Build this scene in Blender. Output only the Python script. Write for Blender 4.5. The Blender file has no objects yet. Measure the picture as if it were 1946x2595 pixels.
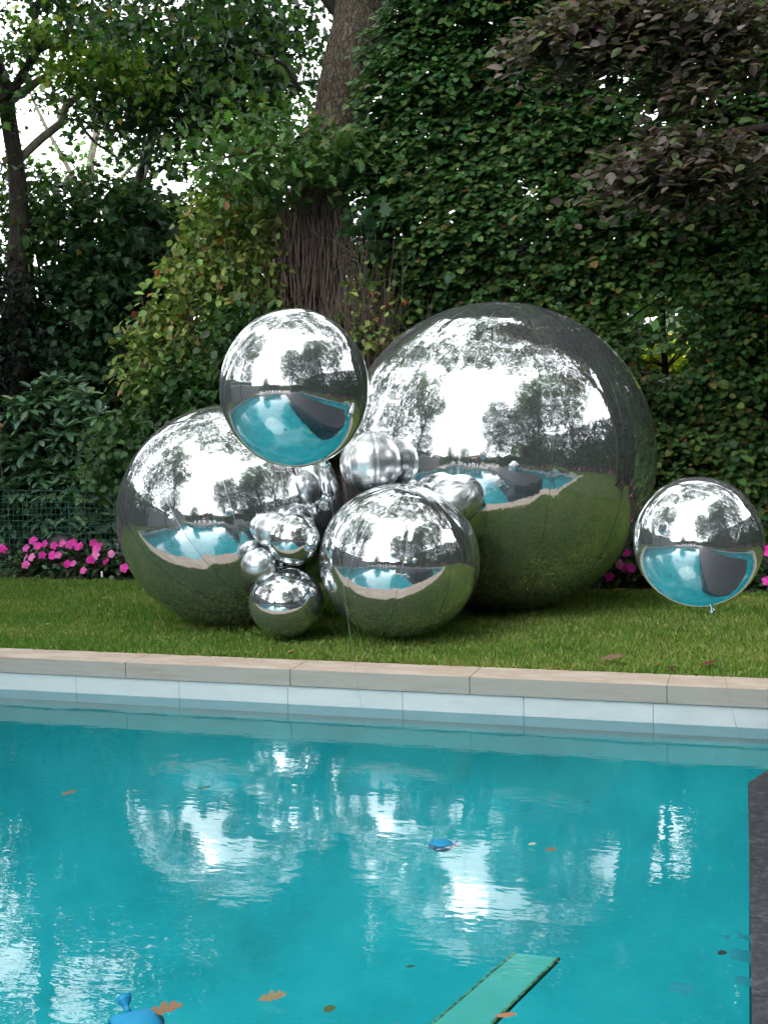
import bpy, bmesh, math, random
import numpy as np
from mathutils import Vector, Matrix, noise
PI = math.pi
rng = np.random.default_rng(11)
random.seed(11)
SC = bpy.context.scene
COL = SC.collection

# ------------------------------------------------------------------ camera
FPX = 3000.0
CAM = Vector((0.0, -6.96, 1.45))
TH, PT, RO = math.radians(17.5), math.atan(187.5 / FPX), math.radians(1.15)
_F0 = Vector((-math.sin(TH), math.cos(TH), 0)); _R0 = Vector((math.cos(TH), math.sin(TH), 0)); _Z = Vector((0, 0, 1))
FW = _F0 * math.cos(PT) - _Z * math.sin(PT)
_U0 = _F0 * math.sin(PT) + _Z * math.cos(PT)
RT = _R0 * math.cos(RO) - _U0 * math.sin(RO)
UP = _U0 * math.cos(RO) + _R0 * math.sin(RO)
cd = bpy.data.cameras.new('camera')
cd.sensor_fit = 'HORIZONTAL'; cd.sensor_width = 36.0; cd.lens = 36.0 * FPX / 1946.0
cd.clip_start = 0.05; cd.clip_end = 2000
cam = bpy.data.objects.new('camera', cd); COL.objects.link(cam)
m = Matrix((( RT.x, UP.x, -FW.x, CAM.x), (RT.y, UP.y, -FW.y, CAM.y), (RT.z, UP.z, -FW.z, CAM.z), (0, 0, 0, 1)))
cam.matrix_world = m
SC.camera = cam

# ------------------------------------------------------------------ world, sun, exposure
SUN_EL, SUN_AZ = math.radians(50), math.radians(205)     # azimuth clockwise from +Y: behind and left of the camera
w = bpy.data.worlds.new('World'); SC.world = w; w.use_nodes = True
nt = w.node_tree; nt.nodes.clear()
sky = nt.nodes.new('ShaderNodeTexSky'); sky.sky_type = 'NISHITA'; sky.sun_disc = False
sky.sun_elevation = SUN_EL; sky.sun_rotation = SUN_AZ; sky.dust_density = 4.0; sky.air_density = 1.0; sky.ozone_density = 1.0
hs = nt.nodes.new('ShaderNodeHueSaturation'); hs.inputs['Saturation'].default_value = 0.22
bg = nt.nodes.new('ShaderNodeBackground'); bg.inputs['Strength'].default_value = 0.15
wo = nt.nodes.new('ShaderNodeOutputWorld')
nt.links.new(sky.outputs[0], hs.inputs['Color']); oc = nt.nodes.new('ShaderNodeMixRGB'); oc.inputs[0].default_value = .65; oc.inputs[2].default_value = (15.0, 15.4, 16.2, 1)   # high even cloud over the clear sky
nt.links.new(hs.outputs[0], oc.inputs[1]); nt.links.new(oc.outputs[0], bg.inputs['Color']); nt.links.new(bg.outputs[0], wo.inputs['Surface'])
sd = bpy.data.lights.new('sun', 'SUN'); sd.energy = 0.5; sd.angle = math.radians(25); sd.color = (1, .97, .92)
so = bpy.data.objects.new('sun', sd); COL.objects.link(so)
sdir = Vector((math.sin(SUN_AZ) * math.cos(SUN_EL), math.cos(SUN_AZ) * math.cos(SUN_EL), math.sin(SUN_EL)))
so.rotation_euler = (-sdir).to_track_quat('-Z', 'Y').to_euler(); so.location = (-4, -12, 20)
SC.view_settings.view_transform = 'Standard'; SC.view_settings.look = 'None'
SC.view_settings.exposure = 1.42; SC.view_settings.gamma = 1
SC.cycles.max_bounces = 10; SC.cycles.glossy_bounces = 5; SC.cycles.transparent_max_bounces = 12
SC.cycles.diffuse_bounces = 4; SC.cycles.transmission_bounces = 4
SC.cycles.sample_clamp_indirect = 12
SC.cycles.caustics_reflective = False

# ------------------------------------------------------------------ helpers
def ray(px, py): return FW + RT * ((px - 973) / FPX) - UP * ((py - 1297.5) / FPX)
def at(px, py, z): return CAM + ray(px, py) * z                      # photo pixel at depth z (metres)
def atY(px, py, Y): d = ray(px, py); return CAM + d * ((Y - CAM.y) / d.y)
def atZ(px, py, lv): d = ray(px, py); return CAM + d * ((lv - CAM.z) / d.z)

def setp(o, label=None, cat=None, group=None, kind=None):
    if label: o['label'] = label
    if cat: o['category'] = cat
    if group: o['group'] = group
    if kind: o['kind'] = kind
    return o
def empty(name, loc=(0, 0, 0), **k):
    o = bpy.data.objects.new(name, None); COL.objects.link(o); o.location = loc; o.empty_display_size = .1
    return setp(o, **k)
def link(name, me, mat=None, parent=None, **k):
    o = bpy.data.objects.new(name, me); COL.objects.link(o)
    if mat and not me.materials: me.materials.append(mat)
    if parent:
        o.parent = parent; o.matrix_parent_inverse = Matrix.Translation(-parent.location)
    return setp(o, **k)
def pymesh(name, v, f, smooth=False):
    me = bpy.data.meshes.new(name); me.from_pydata([tuple(p) for p in v], [], f); me.validate()
    if smooth: me.polygons.foreach_set('use_smooth', [True] * len(me.polygons))
    me.update(); return me
def bmmesh(name, bm, smooth=False):
    me = bpy.data.meshes.new(name); bm.to_mesh(me); bm.free()
    if smooth: me.polygons.foreach_set('use_smooth', [True] * len(me.polygons))
    return me
def box(bm, x0, x1, y0, y1, z0, z1, bev=0):
    r = bmesh.ops.create_cube(bm, size=1)
    for v in r['verts']:
        v.co = Vector(((x0 + x1) / 2 + v.co.x * (x1 - x0), (y0 + y1) / 2 + v.co.y * (y1 - y0), (z0 + z1) / 2 + v.co.z * (z1 - z0)))
    if bev:
        es = list({e for v in r['verts'] for e in v.link_edges})
        bmesh.ops.bevel(bm, geom=es, offset=bev, segments=2, affect='EDGES')
def tube(V, Fc, pts, rad, n=6):
    """append a swept tube (pts list of Vector, rad list) to V, Fc"""
    base = len(V); k = len(pts)
    for i, p in enumerate(pts):
        t = (pts[min(i + 1, k - 1)] - pts[max(i - 1, 0)]).normalized()
        a = t.cross(Vector((.3, .9, .2))).normalized(); b = t.cross(a)
        for j in range(n):
            q = 2 * PI * j / n
            V.append(p + (a * math.cos(q) + b * math.sin(q)) * rad[i])
    for i in range(k - 1):
        for j in range(n):
            a0 = base + i * n + j; a1 = base + i * n + (j + 1) % n
            Fc.append((a0, a1, a1 + n, a0 + n))
    Fc.append(tuple(base + j for j in range(n))[::-1]); Fc.append(tuple(base + (k - 1) * n + j for j in range(n)))
def wob(p0, p1, n, amp):
    d = (p1 - p0); L = d.length; out = []
    ph = [random.uniform(0, 6.28) for _ in range(4)]
    for i in range(n + 1):
        t = i / n; q = p0 + d * t
        k = math.sin(PI * t) * amp * L
        q = q + Vector((math.sin(t * 7 + ph[0]), math.sin(t * 6 + ph[1]), math.sin(t * 8 + ph[2]))) * k
        out.append(q)
    return out

# ------------------------------------------------------------------ materials
def newmat(name):
    mt = bpy.data.materials.new(name); mt.use_nodes = True; n = mt.node_tree
    return mt, n, n.nodes['Principled BSDF'], n.nodes['Material Output']
def nd(n, t, **k):
    x = n.nodes.new(t)
    for a, b in k.items():
        if a in x.inputs: x.inputs[a].default_value = b
        else: setattr(x, a, b)
    return x
def ramp(n, fac, stops):
    r = n.nodes.new('ShaderNodeValToRGB'); e = r.color_ramp.elements
    e[0].position, e[0].color = stops[0][0], (*stops[0][1], 1); e[1].position, e[1].color = stops[-1][0], (*stops[-1][1], 1)
    for p, c in stops[1:-1]:
        q = e.new(p); q.color = (*c, 1)
    n.links.new(fac, r.inputs[0]); return r.outputs[0]
def noisy(name, stops, scale, rough=.7, bump=0, bscale=None, detail=8, stretch=None, metal=0, spec=.5):
    mt, n, b, o = newmat(name)
    tc = nd(n, 'ShaderNodeTexCoord'); src = tc.outputs['Object']
    if stretch:
        mp = nd(n, 'ShaderNodeMapping'); mp.inputs['Scale'].default_value = stretch; n.links.new(src, mp.inputs[0]); src = mp.outputs[0]
    t = nd(n, 'ShaderNodeTexNoise', Scale=scale, Detail=detail, Roughness=.6); n.links.new(src, t.inputs['Vector'])
    n.links.new(ramp(n, t.outputs['Fac'], stops), b.inputs['Base Color'])
    b.inputs['Roughness'].default_value = rough; b.inputs['Metallic'].default_value = metal; b.inputs['Specular IOR Level'].default_value = spec
    if bump:
        t2 = nd(n, 'ShaderNodeTexNoise', Scale=bscale or scale * 3, Detail=8); n.links.new(src, t2.inputs['Vector'])
        bp = nd(n, 'ShaderNodeBump', Strength=1.0, Distance=bump); n.links.new(t2.outputs['Fac'], bp.inputs['Height']); n.links.new(bp.outputs[0], b.inputs['Normal'])
    return mt
def leafmat(name, rough=.45, trans=.28, spec=.4):
    mt, n, b, o = newmat(name)
    a = nd(n, 'ShaderNodeAttribute', attribute_name='col')
    n.links.new(a.outputs['Color'], b.inputs['Base Color']); b.inputs['Roughness'].default_value = rough; b.inputs['Specular IOR Level'].default_value = spec
    tr = nd(n, 'ShaderNodeBsdfTranslucent'); mx = nd(n, 'ShaderNodeMixShader'); mx.inputs[0].default_value = trans
    gm = nd(n, 'ShaderNodeMixRGB', blend_type='MULTIPLY'); gm.inputs[0].default_value = 1; gm.inputs[2].default_value = (1.5, 1.7, .7, 1)
    n.links.new(a.outputs['Color'], gm.inputs[1]); n.links.new(gm.outputs[0], tr.inputs[0])
    n.links.new(b.outputs[0], mx.inputs[1]); n.links.new(tr.outputs[0], mx.inputs[2]); n.links.new(mx.outputs[0], o.inputs[0])
    return mt
LEAF = leafmat('leaf'); GLOSSLEAF = leafmat('glossy_leaf', .38, .12, .5); PETAL = leafmat('petal', .6, .3, .2)
GRASSM = leafmat('grass_blade', .6, .3, .25)

def chrome(name='mirror_film', r0=.015, r1=.085, dist=.0021):
    mt, n, b, o = newmat(name)
    b.inputs['Metallic'].default_value = 1; b.inputs['Roughness'].default_value = .05
    b.inputs['Base Color'].default_value = (.68, .70, .71, 1)
    tc = nd(n, 'ShaderNodeTexCoord')
    t = nd(n, 'ShaderNodeTexNoise', Scale=7, Detail=3); n.links.new(tc.outputs['Object'], t.inputs['Vector'])
    bp = nd(n, 'ShaderNodeBump', Strength=1.0, Distance=dist); n.links.new(t.outputs['Fac'], bp.inputs['Height']); n.links.new(bp.outputs[0], b.inputs['Normal'])
    r = nd(n, 'ShaderNodeMapRange'); r.inputs['To Min'].default_value = r0; r.inputs['To Max'].default_value = r1
    t3 = nd(n, 'ShaderNodeTexNoise', Scale=3, Detail=6); n.links.new(tc.outputs['Object'], t3.inputs['Vector'])
    n.links.new(t3.outputs['Fac'], r.inputs[0]); n.links.new(r.outputs[0], b.inputs['Roughness'])
    df = nd(n, 'ShaderNodeBsdfDiffuse'); df.inputs[0].default_value = (.40, .42, .45, 1)
    mx = nd(n, 'ShaderNodeMixShader'); mx.inputs[0].default_value = .10
    n.links.new(b.outputs[0], mx.inputs[1]); n.links.new(df.outputs[0], mx.inputs[2]); n.links.new(mx.outputs[0], o.inputs[0])
    return mt
CHROME = chrome(); DULL = chrome('dull_film', .18, .36, .003)
def flat(name, c, rough=.6, metal=0, spec=.5, alpha=1):
    mt, n, b, o = newmat(name); b.inputs['Base Color'].default_value = (*c, 1); b.inputs['Roughness'].default_value = rough
    b.inputs['Metallic'].default_value = metal; b.inputs['Specular IOR Level'].default_value = spec
    return mt
SEAM = flat('seam_film', (.5, .52, .53), .3, 1)
def bark(name, c0, c1, c2):
    mt, n, b, o = newmat(name); tc = nd(n, 'ShaderNodeTexCoord'); mp = nd(n, 'ShaderNodeMapping'); mp.inputs['Scale'].default_value = (1, 1, .11); n.links.new(tc.outputs['Object'], mp.inputs[0])
    wn = nd(n, 'ShaderNodeTexNoise', Scale=5, Detail=4); n.links.new(tc.outputs['Object'], wn.inputs['Vector'])
    ad = nd(n, 'ShaderNodeMixRGB', blend_type='ADD'); ad.inputs[0].default_value = .22; n.links.new(mp.outputs[0], ad.inputs[1]); n.links.new(wn.outputs['Color'], ad.inputs[2])
    v = nd(n, 'ShaderNodeTexVoronoi', feature='DISTANCE_TO_EDGE', Scale=22); n.links.new(ad.outputs[0], v.inputs['Vector'])
    f = nd(n, 'ShaderNodeTexNoise', Scale=30, Detail=8); n.links.new(mp.outputs[0], f.inputs['Vector'])
    ml = nd(n, 'ShaderNodeMath', operation='MULTIPLY'); n.links.new(v.outputs['Distance'], ml.inputs[0]); n.links.new(f.outputs['Fac'], ml.inputs[1])
    n.links.new(ramp(n, ml.outputs[0], [(0, c0), (.07, c1), (.25, c2)]), b.inputs['Base Color']); b.inputs['Roughness'].default_value = .9
    bp = nd(n, 'ShaderNodeBump', Strength=1.0, Distance=.06); n.links.new(ml.outputs[0], bp.inputs['Height']); n.links.new(bp.outputs[0], b.inputs['Normal']); return mt
BARK = bark('bark', (.03, .022, .016), (.13, .10, .072), (.24, .19, .145))
BARKD = noisy('dark_bark', [(.3, (.010, .008, .007)), (.7, (.06, .045, .036))], 9, .9, .02, 14, stretch=(3, 3, .6))
BARKP = noisy('pale_bark', [(.3, (.10, .085, .06)), (.7, (.30, .26, .2))], 6, .9, .01, 14, stretch=(2, 2, .8))
TWIG = noisy('twig', [(.3, (.05, .032, .026)), (.7, (.17, .12, .10))], 12, .9)
SOIL = noisy('soil', [(.3, (.012, .009, .007)), (.7, (.05, .035, .025))], 14, .95, .03, 25)
TURF = noisy('turf', [(.3, (.03, .055, .010)), (.52, (.055, .085, .018)), (.72, (.10, .11, .035))], 2.2, .95, .02, 60)
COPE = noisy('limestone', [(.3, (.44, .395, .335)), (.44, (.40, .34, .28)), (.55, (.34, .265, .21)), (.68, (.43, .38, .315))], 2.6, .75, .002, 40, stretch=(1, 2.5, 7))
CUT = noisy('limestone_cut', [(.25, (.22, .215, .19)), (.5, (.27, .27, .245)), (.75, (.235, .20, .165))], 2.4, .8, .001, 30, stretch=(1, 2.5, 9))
TILEW = noisy('pale_tile', [(.3, (.38, .44, .45)), (.7, (.45, .51, .52))], 3, .4, .0008, 30, stretch=(1, 1, 3))
GROUT = flat('grout', (.26, .20, .16), .9)
POOLM = noisy('pool_plaster', [(.25, (.03, .33, .31)), (.5, (.04, .46, .435)), (.75, (.09, .57, .52))], 1.3, .8, .004, 8)
GRAN = noisy('dark_granite', [(.3, (.008, .009, .012)), (.5, (.018, .020, .025)), (.72, (.06, .063, .072))], 38, .55, .003, 60)
PAVE = noisy('terrace_stone', [(.3, (.2, .17, .15)), (.7, (.3, .26, .23))], 3, .8)

def water_mat():
    mt, n, b, o = newmat('pool_water'); n.nodes.remove(b)
    tc = nd(n, 'ShaderNodeTexCoord')
    def ntex(scale, detail, st):
        mp = nd(n, 'ShaderNodeMapping'); mp.inputs['Scale'].default_value = st; mp.inputs['Rotation'].default_value = (0, 0, -TH * .8); n.links.new(tc.outputs['Object'], mp.inputs[0])
        t = nd(n, 'ShaderNodeTexNoise', Scale=scale, Detail=detail, Roughness=.5); n.links.new(mp.outputs[0], t.inputs['Vector']); return t.outputs['Fac']
    b1 = nd(n, 'ShaderNodeBump', Strength=1.0, Distance=.0018); n.links.new(ntex(2.2, 2, (1, 1.6, 1)), b1.inputs['Height'])
    b2 = nd(n, 'ShaderNodeBump', Strength=1.0, Distance=.0006); n.links.new(ntex(13, 2, (.8, 1.5, 1)), b2.inputs['Height']); n.links.new(b1.outputs[0], b2.inputs['Normal'])
    fr = nd(n, 'ShaderNodeFresnel', IOR=1.40); n.links.new(b2.outputs[0], fr.inputs['Normal'])
    gl = nd(n, 'ShaderNodeBsdfGlossy', Roughness=.0); gl.inputs['Color'].default_value = (1, 1, 1, 1); n.links.new(b2.outputs[0], gl.inputs['Normal'])
    tr = nd(n, 'ShaderNodeBsdfTransparent'); tr.inputs['Color'].default_value = (.48, .85, .95, 1)
    mx = nd(n, 'ShaderNodeMixShader'); n.links.new(fr.outputs[0], mx.inputs[0]); n.links.new(tr.outputs[0], mx.inputs[1]); n.links.new(gl.outputs[0], mx.inputs[2])
    n.links.new(mx.outputs[0], o.inputs[0]); return mt
WATER = water_mat()

# ------------------------------------------------------------------ leaf engine
def lin(r, g, b): return tuple(((c / 255) ** 2.2) for c in (r, g, b))
SHAPES = {   # half outline: (along, side); first = base, last = tip
    'ovate': [(0, 0), (.2, .26), (.5, .36), (.8, .2), (1, 0)],
    'round': [(0, 0), (.15, .34), (.5, .46), (.82, .3), (1, 0)],
    'long': [(0, 0), (.3, .14), (.6, .18), (.85, .1), (1, 0)],
    'maple': [(0, 0), (.02, .3), (.2, .27), (.3, .55), (.45, .28), (.62, .32), (.7, .12), (1, 0)],
    'oak': [(0, 0), (.12, .05), (.2, .2), (.28, .22), (.34, .1), (.42, .3), (.52, .34), (.58, .14), (.68, .26), (.78, .24), (.84, .1), (.93, .12), (1, 0)],
    'small': [(0, 0), (.5, .4), (1, 0)],
}
def leaves(name, P, A, Nn, size, cols, shape, mat, parent=None, fold=.12, curl=.12, **k):
    """P positions (N,3), A leaf axes, Nn normals, size (N,), cols (N,3) -> ONE foliage mesh"""
    P = np.asarray(P, float); N = len(P)
    A = A / np.linalg.norm(A, axis=1)[:, None]
    S = np.cross(A, Nn); S /= (np.linalg.norm(S, axis=1)[:, None] + 1e-9); Nn = np.cross(S, A)
    h = SHAPES[shape]; mid = h[1:-1]
    outl = [(u, 0, -curl * u * u) for u in (h[0][0], h[-1][0])] + [(u, v, fold * v * 2 - curl * u * u) for u, v in mid] + [(u, -v, fold * v * 2 - curl * u * u) for u, v in mid]
    outl = np.array(outl); q = len(mid); K = len(outl)
    V = P[:, None, :] + size[:, None, None] * (outl[None, :, 0:1] * A[:, None, :] + outl[None, :, 1:2] * S[:, None, :] + outl[None, :, 2:3] * Nn[:, None, :])
    V = V.reshape(-1, 3)
    f1 = [0] + list(range(2, 2 + q)) + [1]; f2 = [0, 1] + list(range(2 + 2 * q - 1, 1 + q, -1))
    L = len(f1)
    idx = np.concatenate([np.array(f1), np.array(f2)])
    loops = (np.arange(N)[:, None] * K + idx[None, :]).reshape(-1)
    me = bpy.data.meshes.new(name)
    me.vertices.add(len(V)); me.vertices.foreach_set('co', V.astype(np.float32).ravel())
    me.loops.add(len(loops)); me.loops.foreach_set('vertex_index', loops.astype(np.int32))
    me.polygons.add(2 * N); me.polygons.foreach_set('loop_start', np.arange(2 * N, dtype=np.int32) * L)
    at_ = me.attributes.new('col', 'FLOAT_COLOR', 'POINT')
    c4 = np.ones((N, 4)); c4[:, :3] = cols; at_.data.foreach_set('color', np.repeat(c4, K, axis=0).astype(np.float32).ravel())
    me.update(calc_edges=True); me.materials.append(mat)
    return link(name, me, None, parent, **k)
def unit(v): return v / (np.linalg.norm(v, axis=-1, keepdims=True) + 1e-9)
def palette(n, cols, jit=.22):
    """cols: list of (weight, linear rgb)"""
    wts = np.array([c[0] for c in cols], float); wts /= wts.sum()
    base = np.array([c[1] for c in cols])[rng.choice(len(cols), n, p=wts)]
    return np.clip(base * (1 + rng.normal(0, jit, (n, 1))) * (1 + rng.normal(0, .07, (n, 3))), .003, .9)
def blob_pts(c, axes, n, clump=.32, per=22, flat_=.4, fill=.55):
    """clustered points in an ellipsoid; c centre, axes 3 vectors. Clusters lean to the outside; returns P and outward dirs"""
    K = max(1, int(n / per))
    u = unit(rng.normal(size=(K, 3))); r = rng.uniform(fill ** 3, 1, (K, 1)) ** (1 / 3)
    q = u * r
    C = np.array(c) + q @ np.array(axes)
    o = unit(q @ np.array(axes))
    i = rng.integers(0, K, n)
    off = rng.normal(size=(n, 3)) * clump; off[:, 2] *= flat_
    out = o[i]
    off[:, 2] -= .25 * (off[:, 0] ** 2 + off[:, 1] ** 2) / (clump + 1e-6)
    return C[i] + off, out, i
def crown_blob(c, axes, n, size, sj=.25, **k):
    P, out, i = blob_pts(c, axes, n, **k)
    A = unit(out * .8 + rng.normal(size=(n, 3)) * .8 + np.array([0, 0, -.35]))
    Nn = unit(np.array([0, 0, 1.0]) + out * .35 + rng.normal(size=(n, 3)) * .45)
    return P, A, Nn, size * (1 + rng.normal(0, sj, n)).clip(.4, 2), i
def axes_px(z, rx, ry, rz): return [tuple(_R0 * (rx * z / FPX)), tuple(_F0 * rz), (0, 0, ry * z / FPX)]
class Crown:
    def __init__(s): s.a = []
    def px(s, px, py, z, rx, ry, rz, n, size, cols, jit=.22, **k):
        P, A, Nn, S, i = crown_blob(tuple(at(px, py, z)), axes_px(z, rx, ry, rz), n, size, **k)
        cj = rng.normal(1, .16, i.max() + 1)[i][:, None]
        s.a.append((P, A, Nn, S, palette(n, cols, jit) * cj))
    def world(s, c, r, n, size, cols, jit=.22, **k):
        P, A, Nn, S, i = crown_blob(c, [(r[0], 0, 0), (0, r[1], 0), (0, 0, r[2])], n, size, **k)
        s.a.append((P, A, Nn, S, palette(n, cols, jit)))
    def build(s, name, shape, mat, parent=None, **k):
        cat = [np.concatenate([x[j] for x in s.a]) for j in range(5)]
        return leaves(name, *cat[:3], cat[3], cat[4], shape, mat, parent, **k)
G_DARK = [(5, (.021, .056, .024)), (3, (.032, .076, .030)), (1, (.06, .11, .036))]
G_MID = [(4, (.032, .085, .022)), (3, (.05, .115, .03)), (1.5, (.085, .15, .035)), (.2, (.2, .14, .03))]
G_FRESH = [(4, (.06, .14, .035)), (3, (.09, .18, .045)), (1.5, (.12, .20, .05)), (.2, (.2, .2, .05))]
G_LIME = [(3, (.15, .26, .035)), (3, (.20, .31, .045)), (1, (.28, .33, .06))]
G_HEDGE = [(6, (.050, .13, .042)), (4, (.078, .165, .05)), (2, (.11, .19, .056)), (.35, (.14, .15, .04)), (.06, (.26, .15, .06))]
G_HEDGE_LOW = [(4, (.06, .135, .042)), (5, (.105, .18, .05)), (3, (.16, .205, .06)), (.5, (.19, .15, .05)), (.12, (.3, .14, .07))]
G_COPPER = [(5, (.088, .068, .058)), (3, (.145, .120, .102)), (2, (.058, .043, .038)), (.3, (.18, .15, .14)), (1.8, (.09, .125, .045))]
G_YEL = [(4, (.23, .31, .085)), (3, (.15, .23, .065)), (2, (.31, .34, .11)), (.35, (.38, .18, .08)), (.12, (.34, .06, .035))]
G_RHODO = [(5, (.09, .18, .11)), (3, (.12, .215, .13)), (1.5, (.15, .26, .13))]

# ------------------------------------------------------------------ ground, lawn, pool
PX0, PX1, PY0, PY1 = -9.5, 4.6, -13.5, -0.08          # pool water rectangle
CW = .33; WL = -.224                                   # coping width, water level
def ring(x0, x1, y0, y1, X0, X1, Y0, Y1, z):
    """flat sheet X0..X1 x Y0..Y1 with the hole x0..x1 x y0..y1"""
    V = [(X0, Y0, z), (X1, Y0, z), (X1, Y1, z), (X0, Y1, z), (x0, y0, z), (x1, y0, z), (x1, y1, z), (x0, y1, z)]
    return V, [(0, 1, 5, 4), (1, 2, 6, 5), (2, 3, 7, 6), (3, 0, 4, 7)]
ox0, ox1, oy0, oy1 = PX0 - CW, PX1 + CW, PY0 - CW, PY1 + CW
V, Fc = ring(ox0, ox1, oy0, oy1, -300, 300, -300, 300, -.035)
link('ground', pymesh('ground', V, Fc), SOIL, kind='structure')
V, Fc = ring(ox0, ox1, oy0, oy1, -14, 7.2, -13.9, 4.02, -.014)
link('lawn', pymesh('lawn', V, Fc), TURF, kind='structure')
# coping stones
bm = bmesh.new()
def run(p0, p1, q0, q1, axis, cuts):
    c = [p0] + [x for x in cuts if p0 < x < p1] + [p1]
    for a, b in zip(c[:-1], c[1:]):
        a2, b2 = a + .0016, b - .0016
        if axis == 'x': box(bm, a2, b2, q0, q1, -.105, 0, .002)
        else: box(bm, q0, q1, a2, b2, -.105, 0, .002)
cx = [atY(x, y, PY1).x for x, y in ((318, 1690), (735, 1708), (1190, 1736), (1690, 1767))]
step = cx[1] - cx[0]
cuts = [cx[0] - step * i for i in range(8, 0, -1)] + cx + [cx[-1] + (cx[-1] - cx[-2]) * i for i in range(1, 8)]
run(ox0, ox1, PY1, oy1, 'x', cuts)
run(ox0, ox1, oy0, PY0, 'x', cuts)
run(PY0 + .001, PY1 - .001, ox0, PX0, 'y', [PY1 - 1.2 * i for i in range(1, 12)])
run(PY0 + .001, PY1 - .001, PX1, ox1, 'y', [PY1 - 1.2 * i for i in range(1, 12)])
cop = link('pool_coping', bmmesh('pool_coping', bm), COPE, kind='structure')
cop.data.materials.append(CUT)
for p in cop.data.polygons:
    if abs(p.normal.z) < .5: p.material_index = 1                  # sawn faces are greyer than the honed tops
bm = bmesh.new()                                       # mortar bed under and between the stones
for a in ((ox0 + .01, ox1 - .01, PY1 + .034, oy1 - .004), (ox0 + .01, ox1 - .01, oy0 + .004, PY0 - .034)): box(bm, *a, -.12, -.004)
for a in ((ox0 + .004, PX0 - .034, PY0, PY1), (PX1 + .034, ox1 - .004, PY0, PY1)): box(bm, *a, -.12, -.004)
link('coping_mortar', bmmesh('coping_mortar', bm), GROUT, kind='structure')
# pool shell: tile band and plaster
tb = atY(973, 1798, PY1)
TB = -.285
bm = bmesh.new()
tx = [atY(x, y, PY1 + .012).x for x, y in ((193, 1735), (454, 1750), (729, 1765), (1020, 1782), (1327, 1800), (1655, 1815))]
ts = tx[1] - tx[0]
tc_ = [tx[0] - ts * i for i in range(12, 0, -1)] + tx + [tx[-1] + (tx[-1] - tx[-2]) * i for i in range(1, 9)]
tc_ = [PX0] + [x for x in tc_ if PX0 + .05 < x < PX1 - .05] + [PX1]
for a, b in zip(tc_[:-1], tc_[1:]):
    box(bm, a + .0012, b - .0012, PY1 + .012, PY1 + .03, TB, -.108, .001); box(bm, a + .002, b - .002, PY0 - .03, PY0 - .012, TB, -.108, .001)
yy = [PY0 - .01 + .72 * i for i in range(19)] 
for a, b in zip(yy[:-1], yy[1:]):
    b = min(b, PY1)
    box(bm, PX0 - .03, PX0 - .012, a + .002, b - .002, TB, -.108, .001); box(bm, PX1 + .012, PX1 + .03, a + .002, b - .002, TB, -.108, .001)
link('pool_tile_band', bmmesh('pool_tile_band', bm), TILEW, kind='structure')
e = .034
V = []; Fc = []; Z0, Z1 = -.121, -1.5
for k_ in range(15):                                   # walls run into the floor through a wide cove
    t = k_ / 14 * PI / 2; q_ = 1.9 * (1 - math.cos(t)) - e if k_ else -e; z = TB - .03 - (TB - .03 - Z1) * math.sin(t)
    if k_ == 0: V += [(PX0 - e, PY0 - e, Z0), (PX1 + e, PY0 - e, Z0), (PX1 + e, PY1 + e, Z0), (PX0 - e, PY1 + e, Z0)]
    V += [(PX0 + q_, PY0 + q_, z), (PX1 - q_, PY0 + q_, z), (PX1 - q_, PY1 - q_, z), (PX0 + q_, PY1 - q_, z)]
for k_ in range(15):
    for j_ in range(4): a = 4 * k_ + j_; b = 4 * k_ + (j_ + 1) % 4; Fc.append((a, b, b + 4, a + 4))
Fc.append((60, 61, 62, 63))
link('pool_basin', pymesh('pool_basin', V, Fc, True), POOLM, kind='structure')
link('pool_water', pymesh('pool_water', [(PX0 - e, PY0 - e, WL), (PX1 + e, PY0 - e, WL), (PX1 + e, PY1 + e, WL), (PX0 - e, PY1 + e, WL)], [(0, 1, 2, 3)]), WATER, kind='structure')
# dark stone deck jutting into the pool
p0 = atZ(1898, 1984, .02); DX = -.03 if False else p0.x
pe_ = atZ(1911, 2595, .02); ps_ = (pe_.x - p0.x) / (pe_.y - p0.y)
poly = [(p0.x + ps_ * (-13.2 - p0.y), -13.2), (p0.x, p0.y), (p0.x + .30, p0.y + .80), (2.25, -1.45), (2.35, -13.2)]
def prism(bm, pl, z0, z1, bev=0):
    vb = [bm.verts.new((x, y, z0)) for x, y in pl]; vt = [bm.verts.new((x, y, z1)) for x, y in pl]; n_ = len(pl)
    bm.faces.new(vb); bm.faces.new(vt[::-1])
    for i in range(n_): bm.faces.new((vb[i], vt[i], vt[(i + 1) % n_], vb[(i + 1) % n_]))
bm = bmesh.new(); prism(bm, poly, -1.5, -.052)
bmesh.ops.recalc_face_normals(bm, faces=bm.faces[:])
dk = empty('stone_deck', (p0.x, p0.y, -1.5), label='dark grey granite deck corner beside the pool', cat='deck')
link('base', bmmesh('base', bm), GRAN, dk)
bm = bmesh.new()                                       # paving slabs cut from the deck outline, joint gaps between
def clip(pl, y0, y1, x0, x1):
    def half(pl, f):
        out = []
        for i in range(len(pl)):
            a, b = pl[i], pl[(i + 1) % len(pl)]; fa, fb = f(a), f(b)
            if fa >= 0: out.append(a)
            if fa * fb < 0: t = fa / (fa - fb); out.append((a[0] + (b[0] - a[0]) * t, a[1] + (b[1] - a[1]) * t))
        return out
    for f in (lambda p: p[1] - y0, lambda p: y1 - p[1], lambda p: p[0] - x0, lambda p: x1 - p[0]):
        pl = half(pl, f)
        if len(pl) < 3: return None
    return pl
pe = [(x - (.004 if x < 1 else 0), y) for x, y in poly]
ys = [p0.y + 1.6 - .5 * i for i in range(0, 28)]; xs = [p0.x - .1 + .6 * i for i in range(-3, 9)]
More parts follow.
